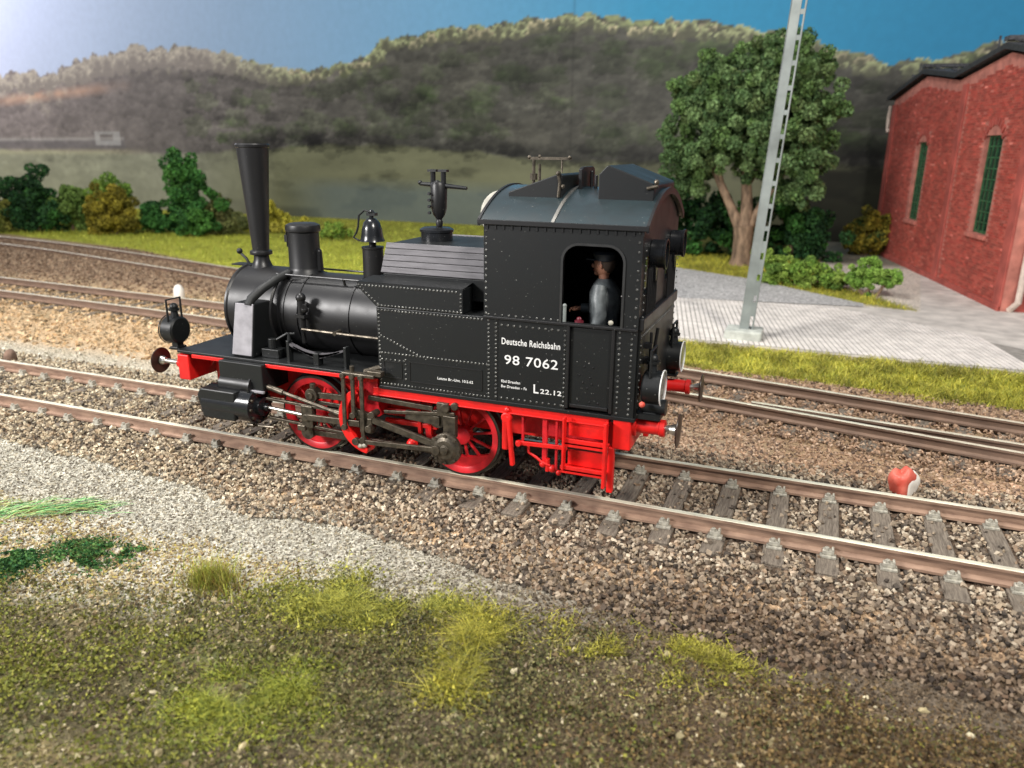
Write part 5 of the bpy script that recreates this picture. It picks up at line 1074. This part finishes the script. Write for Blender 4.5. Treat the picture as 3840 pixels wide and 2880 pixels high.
def tree():
    x0,y0 = 2.36,21.87; r = np.random.default_rng(5)
    root = empty('broadleaf_tree', (x0,y0,-.13), label='large broadleaf tree with forked brown trunk and dense rounded green crown behind the mast', cat='tree')
    m = MB(); m.tube([(0,0,-.1),(0,0,.3),(-.03,0,.9),(-.05,0,1.5)],[.52,.40,.36,.38],14)
    m.tube([(-.12,0,1.3),(-.6,0,2.2),(-1.1,.1,3.1),(-1.7,.1,4.2),(-2.0,0,5.4)],[.24,.17,.14,.10,.05],10)
    m.tube([(.02,0,1.3),(.0,0,2.2),(-.12,.1,3.2),(-.2,.2,4.6),(.1,0,6.5)],[.27,.22,.18,.13,.05],10)
    m.tube([(.12,0,1.4),(.5,.1,2.2),(1.0,.1,3.2),(1.7,.1,4.4),(2.2,0,5.4)],[.2,.16,.13,.1,.04],10)
    m.tube([(-.1,.1,2.9),(.5,.5,4.0),(1.0,.6,5.6)],[.1,.08,.04],8); m.tube([(-1.0,.1,3.0),(-1.2,-.5,4.0),(-1.1,-.8,5.0)],[.09,.07,.03],8)
    m.build('trunk', M_bark, root, smooth=50)
    blobs = [(-.2,0,6.2,2.6,2.4,2.0),(-1.6,0,5.3,1.9,1.9,1.8),(1.25,0,5.6,2.0,2.0,1.9),(-2.3,-.1,3.9,1.0,1.1,1.1),(1.7,.0,3.9,1.2,1.3,1.3),(.0,.6,4.5,2.2,1.6,1.2),(.4,0,7.5,1.5,1.4,.9),(-2.5,0,5.6,.9,.9,.9),(2.35,0,5.2,.8,.9,1.5),(1.7,0,6.9,1.2,1.2,.8),(.6,-.4,3.6,.8,.8,.7),(-2.2,0,2.9,.55,.6,.5),(1.6,0,3.0,.6,.6,.4),(1.9,0,2.7,.6,.6,.5),(-.7,-.9,4.3,1.1,.8,.9),(.7,-1.0,4.4,1.1,.8,1.0),(-.1,-1.2,5.6,1.6,.9,1.2),(-2.3,0,3.3,.8,.8,.7),(.9,.3,2.9,.5,.5,.4)]
    lumps = lump_crown(blobs, 900, .25, r)
    V,F,Cq = foliage_arrays(lumps, 150000, .082, [(104,132,84),(88,116,72),(128,154,100),(68,94,58),(100,130,70),(112,128,80)], r, .45)
    np_mesh('crown', V, F, M_foliage, Cq, parent=root)
tree()

# ------------------------------------------------------------------ small things in the yard
def lumpy(name, c, r, sc_, seed, m, parent):
    o = MB().ball((0,0,0),1,28,20).build(name, m, parent, smooth=80); me = o.data; q = np.random.default_rng(seed).normal(size=(9,3))
    for v in me.vertices:
        d = v.co.normalized(); f = 1+.24*sum(math.sin(2.2*(d.x*k[0]+d.y*k[1]+d.z*k[2])+k[1]) for k in q)/3; v.co = Vector((d.x*sc_[0],d.y*sc_[1],d.z*sc_[2]))*r*f+Vector(c)
    me.update(); return o
def marker():
    root = empty('fouling_marker', (6.44,1.42,-.26), label='lumpy red and white fouling marker on the ballast between the two tracks at right', cat='track marker')
    lumpy('white_base',(.035,.0,.17),.165,(.95,.9,1.3),3,M_mkwhite,root)
    lumpy('red_cap',(-.015,-.03,.215),.168,(.98,.92,1.2),3,M_mkred,root)
marker()
def white_marker():
    root = empty('fouling_marker', (-12.1,7.9,-.22), label='small cream white fouling marker beyond the second track, just above the front lamp', cat='track marker')
    MB().lathe([(.14,0),(.16,.1),(.14,.32),(.08,.42),(0,.45)],(0,0,0),'z',16).build('marker_post', M_mkwhite, root, smooth=50)
white_marker()
st_ = MB().ball((0,0,.12),.15,10,7,(.7,.9,1.2)).ball((.08,0,.16),.09,8,6,(.6,1,1.5)).build('track_post_stump', M_tan, None, smooth=50); st_.location = (-10.2,1.3,-.26)
tag(st_, 'small brown stump beside the far rail at the left edge', 'stump')
def disc():
    root = empty('signal_disc', (.24,2.6,-.26), label='white round signal disc standing behind the cab front, half hidden by the roof', cat='signal')
    MB().cyl((0,0,0),(0,0,2.95),.05,n=10).build('post', M_mast, root); 
    d = MB().cyl((0,-.03,3.32),(0,.03,3.32),0.39,n=36); d.build('disc', mat('cream_disc',(.55,.53,.46),.6), root, bevel=.01)
disc()

# ------------------------------------------------------------------ printed backdrop (a flat printed panel)
def backdrop():
    xs = np.arange(-74,30.01,.11); zs = np.concatenate([np.arange(-.6,1.2,.3), np.arange(1.2,13.2,.10), np.arange(13.2,19,.5)]); X,Z = np.meshgrid(xs,zs)
    rx = [-74,-50.5,-46,-41.1,-38,-34.6,-31,-26.9,-24.2,-22,-20.5,-19.1,-15.5,-12,-7.9,-4,-.56,2.5,4.9,7.25,9,10.8,14,30]
    rz = [8.0,8.42,8.5,9.4,9.75,9.83,9.4,8.54,8.33,8.75,8.9,9.75,10.3,10.35,10.65,10.15,9.85,9.3,8.55,7.9,8.0,8.46,9.2,9]
    ridge = np.interp(X,rx,rz)
    bump_ = .20*np.abs(np.sin(X*2.1+2*vnoise(X,X*0,.5,3)))+.22*vnoise(X,X*0,1.7,4)+.12*vnoise(X,X*0,4.5,5); left = np.clip((-26-X)/10,0,1)
    top = ridge-.25+bump_*(1+.9*left)
    # sky
    t = np.clip((X+50)/46,0,1); sky = S3((196,206,232))*(1-t)[...,None]+S3((50,148,192))*t[...,None]
    t2 = np.clip((X+6)/14,0,1); sky = sky*(1-.35*t2[...,None])+S3((34,116,158))*.35*t2[...,None]
    sky = sky*(.94+.14*fbm(X,Z,.12,61))[...,None]
    up = np.clip((Z-12)/4,0,1)[...,None]; sky = sky*(1-.0*up)
    # hill body
    n1 = fbm(X,Z*1.7,.35,71,5); n2 = fbm(X,Z*1.8,1.5,73,4)
    hill = S3((84,84,78))*(.62+.62*n1+.28*(n2-.5)*2)[...,None]
    warm = S3((92,86,74)); hill = hill*(1-.4*n1[...,None])+warm*.4*n1[...,None]*(.7+.5*n2)[...,None]
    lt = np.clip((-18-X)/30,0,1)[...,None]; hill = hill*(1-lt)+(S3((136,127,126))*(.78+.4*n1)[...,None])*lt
    # tree crowns across the hill
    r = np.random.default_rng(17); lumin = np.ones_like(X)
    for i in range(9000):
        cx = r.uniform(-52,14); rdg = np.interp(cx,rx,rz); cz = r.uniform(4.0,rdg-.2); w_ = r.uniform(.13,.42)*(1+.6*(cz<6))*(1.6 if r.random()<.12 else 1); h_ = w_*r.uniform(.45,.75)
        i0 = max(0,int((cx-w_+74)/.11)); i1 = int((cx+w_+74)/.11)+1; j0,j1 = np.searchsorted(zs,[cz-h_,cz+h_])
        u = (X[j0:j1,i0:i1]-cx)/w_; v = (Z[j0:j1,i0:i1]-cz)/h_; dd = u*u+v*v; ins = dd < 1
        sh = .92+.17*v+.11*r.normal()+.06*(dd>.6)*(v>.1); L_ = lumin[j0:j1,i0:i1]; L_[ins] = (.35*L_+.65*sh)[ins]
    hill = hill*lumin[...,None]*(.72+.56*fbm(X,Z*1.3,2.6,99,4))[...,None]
    # meadow
    mt = np.interp(X,[-74,-52,-40,-32,-28,-24,-18,-14,-10,-6,-2,2,6,14,30],[3.8,3.7,3.65,3.75,4.0,4.3,4.25,4.0,3.6,3.6,3.7,3.9,3.6,3.4,3.4])+.35*(fbm(X,Z*0,.6,81)-.5)+.18*(n2-.5)
    mk = np.clip((mt-Z)/.18,0,1)[...,None]; mead = S3((118,119,92))*(.74+.42*fbm(X*.6,Z*2.2,.7,83))[...,None]
    patches = np.clip((fbm(X*.8,Z*2,.45,85)-.56)/.06,0,1)[...,None]; mead = mead*(1-patches*.35)
    mead = mead*(1-np.clip((-27-X)/8,0,1)[...,None])+S3((150,150,132))*(.75+.4*n2)[...,None]*np.clip((-27-X)/8,0,1)[...,None]
    low = np.clip((2.4-Z)/.8,0,1)[...,None]*np.clip((X+27)/4,0,1)[...,None]*np.clip((-2-X)/6,0,1)[...,None]; mead = mead*(1-.6*low)+S3((96,110,112))*.6*low
    col = hill*(1-mk)+mead*mk
    # shed's cast shadow on the panel, painted into the print colour
    dk = np.clip((X-2.0)/2.2,0,1)*np.clip((3.9-Z)/.8,0,1); col = col*(1-.86*dk[...,None])
    # pale lit streaks at far left, viaduct
    s1 = np.clip(1-np.abs(Z-(7.35+.07*(X+46)))/.5,0,1)*np.clip((X+53)/3,0,1)*np.clip((-38-X)/6,0,1)*(.35+.8*vnoise(X,Z,1.6,55)); s1 = np.clip(s1,0,1); col = col*(1-s1[...,None]*.6)+S3((224,178,150))*.6*s1[...,None]
    vz = 4.36+.01*(X+45)
    s4 = np.clip((vz+.05-Z)/.06,0,1)*np.clip((Z-vz+.62)/.1,0,1)*np.clip((-39.4-X)/.15,0,1); col = col*(1-.45*s4[...,None])+S3((104,102,108))*.45*s4[...,None]
    s2 = np.exp(-((Z-vz-.08)/.10)**2)*(X<-39.5)*.5; col = col*(1-s2[...,None])+S3((184,180,178))*s2[...,None]
    s5 = np.exp(-((Z-vz+.78)/.16)**2)*np.clip((-37-X)/3,0,1)*.4; col = col*(1-s5[...,None])+S3((190,184,150))*s5[...,None]
    s3 = (np.abs(Z-vz-.10)<.42)*(X>-42.2)*(X<-39.8); s3i = (np.abs(Z-vz-.14)<.17)*(X>-41.7)*(X<-40.5); col = np.where((s3&~s3i)[...,None], col*.45+S3((186,184,184))*.55, col)
    # crest highlight
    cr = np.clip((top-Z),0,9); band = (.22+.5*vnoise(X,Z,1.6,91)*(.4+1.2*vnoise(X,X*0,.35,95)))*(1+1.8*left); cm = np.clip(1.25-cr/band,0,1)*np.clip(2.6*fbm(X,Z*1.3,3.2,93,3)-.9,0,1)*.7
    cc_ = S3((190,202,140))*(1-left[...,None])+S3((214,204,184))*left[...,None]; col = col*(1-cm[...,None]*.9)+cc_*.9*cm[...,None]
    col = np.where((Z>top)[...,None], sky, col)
    def splat(cx, cz, w_, h_, fn):
        i0 = max(0,int((cx-w_+74)/.11)); i1 = int((cx+w_+74)/.11)+2; j0,j1 = np.searchsorted(zs,[cz-h_,cz+h_]); xx_ = X[j0:j1,i0:i1]; zz_ = Z[j0:j1,i0:i1]
        u = (xx_-cx)/w_; v = (zz_-cz)/h_; an = np.arctan2(v,u); rr = np.sqrt(u*u+v*v)*(1+.16*np.sin(an*5+cx*9)+.10*np.sin(an*11+cz*7)); ins = rr < 1
        sub = col[j0:j1,i0:i1]; new = fn(sub, rr, v, xx_, zz_); sub[ins] = new[ins]
    q = np.random.default_rng(23)
    for i in range(420):
        cx = q.uniform(-52,14) if i < 240 else q.uniform(-44,-25); lf = min(1,max(0,(-24-cx)/8)); cz = np.interp(cx,rx,rz)+q.uniform(-.45,.02)-.15; w_ = q.uniform(.18,.42)*(1+.6*lf); h_ = w_*q.uniform(.6,1.0)
        lite = (S3((206,214,160)) if q.random()<.6 else S3((228,216,176)))*(1-lf)+S3((206,196,180))*lf; dark = S3((92,92,76))*(1-lf)+S3((140,132,126))*lf; am = q.uniform(.45,1.0)
        def fn(sub, rr, v, a, b):
            t_ = (np.clip((rr-.35)*1.5,0,1)*np.clip(v*1.2+.75,0,1)*am*(.45+.9*vnoise(a*1.0,b*1.0,7,int(i))))[...,None]; t_ = np.clip(t_,0,1)
            return dark*(1-t_)+lite*t_
        splat(cx, cz, w_, h_, fn)
    for i in range(130):
        cx = q.uniform(-30,13); base = np.interp(cx,[-74,-52,-40,-32,-28,-24,-18,-14,-10,-6,-2,2,6,14,30],[3.8,3.7,3.65,3.75,4.0,4.3,4.25,4.0,3.6,3.6,3.7,3.9,3.6,3.4,3.4]); w_ = q.uniform(.4,1.0); h_ = w_*q.uniform(.5,.8); cz = base+q.uniform(-.15,.8); k_ = q.uniform(.62,.95)
        splat(cx, cz, w_, h_, lambda sub, rr, v, a, b: sub*(k_+.22*np.clip(v,-1,1)+.12*(vnoise(a,b,5,int(i))-.5))[...,None])
    for i in range(520):
        cx = q.uniform(-34,14); rd = np.interp(cx,rx,rz); cz = q.uniform(4.3, rd-.7); w_ = q.uniform(.35,1.05); h_ = w_*q.uniform(.45,.7); k_ = q.uniform(.78,1.12); g_ = q.random()<.3
        splat(cx, cz, w_, h_, lambda sub, rr, v, a, b: sub*(k_+.20*np.clip(v,-1,1)*np.clip(rr,0,1)+.22*(vnoise(a,b,4.5,int(i))-.5))[...,None]*(np.array([.95,1.05,.88]) if g_ else 1))
    for i in range(46):
        cx = q.uniform(-30,10); cz = q.uniform(1.6,3.4); w_ = q.uniform(.3,.9); k_ = q.uniform(.68,.9)
        splat(cx, cz, w_, w_*q.uniform(.18,.4), lambda sub, rr, v, a, b: sub*(k_+.12*np.clip(rr,0,1))[...,None])
    for i in range(90):
        cx = q.uniform(-52,-26); cz = q.uniform(2.2,5.4); w_ = q.uniform(.3,1.1); k_ = q.uniform(.84,1.14)
        splat(cx, cz, w_, w_*q.uniform(.25,.5), lambda sub, rr, v, a, b: sub*(k_+.25*(vnoise(a,b,4,int(i))-.5))[...,None])
    # joint of the panels
    seam = np.exp(-((X+7.9)/.07)**2)*.25; col = col*(1-seam[...,None])
    ny_,nx_ = X.shape; idx = np.arange(nx_*ny_).reshape(ny_,nx_); F = np.stack([idx[:-1,:-1],idx[:-1,1:],idx[1:,1:],idx[1:,:-1]],-1).reshape(-1,4)
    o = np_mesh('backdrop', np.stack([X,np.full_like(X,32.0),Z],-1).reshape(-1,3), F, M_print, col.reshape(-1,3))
    MB().box(-74,29.95,32.01,32.2,-.6,18.7).build('backing_board', M_conc, o)
    tag(o, 'printed scenery backdrop of a wooded hill, meadow and blue sky', kind='structure')
backdrop()
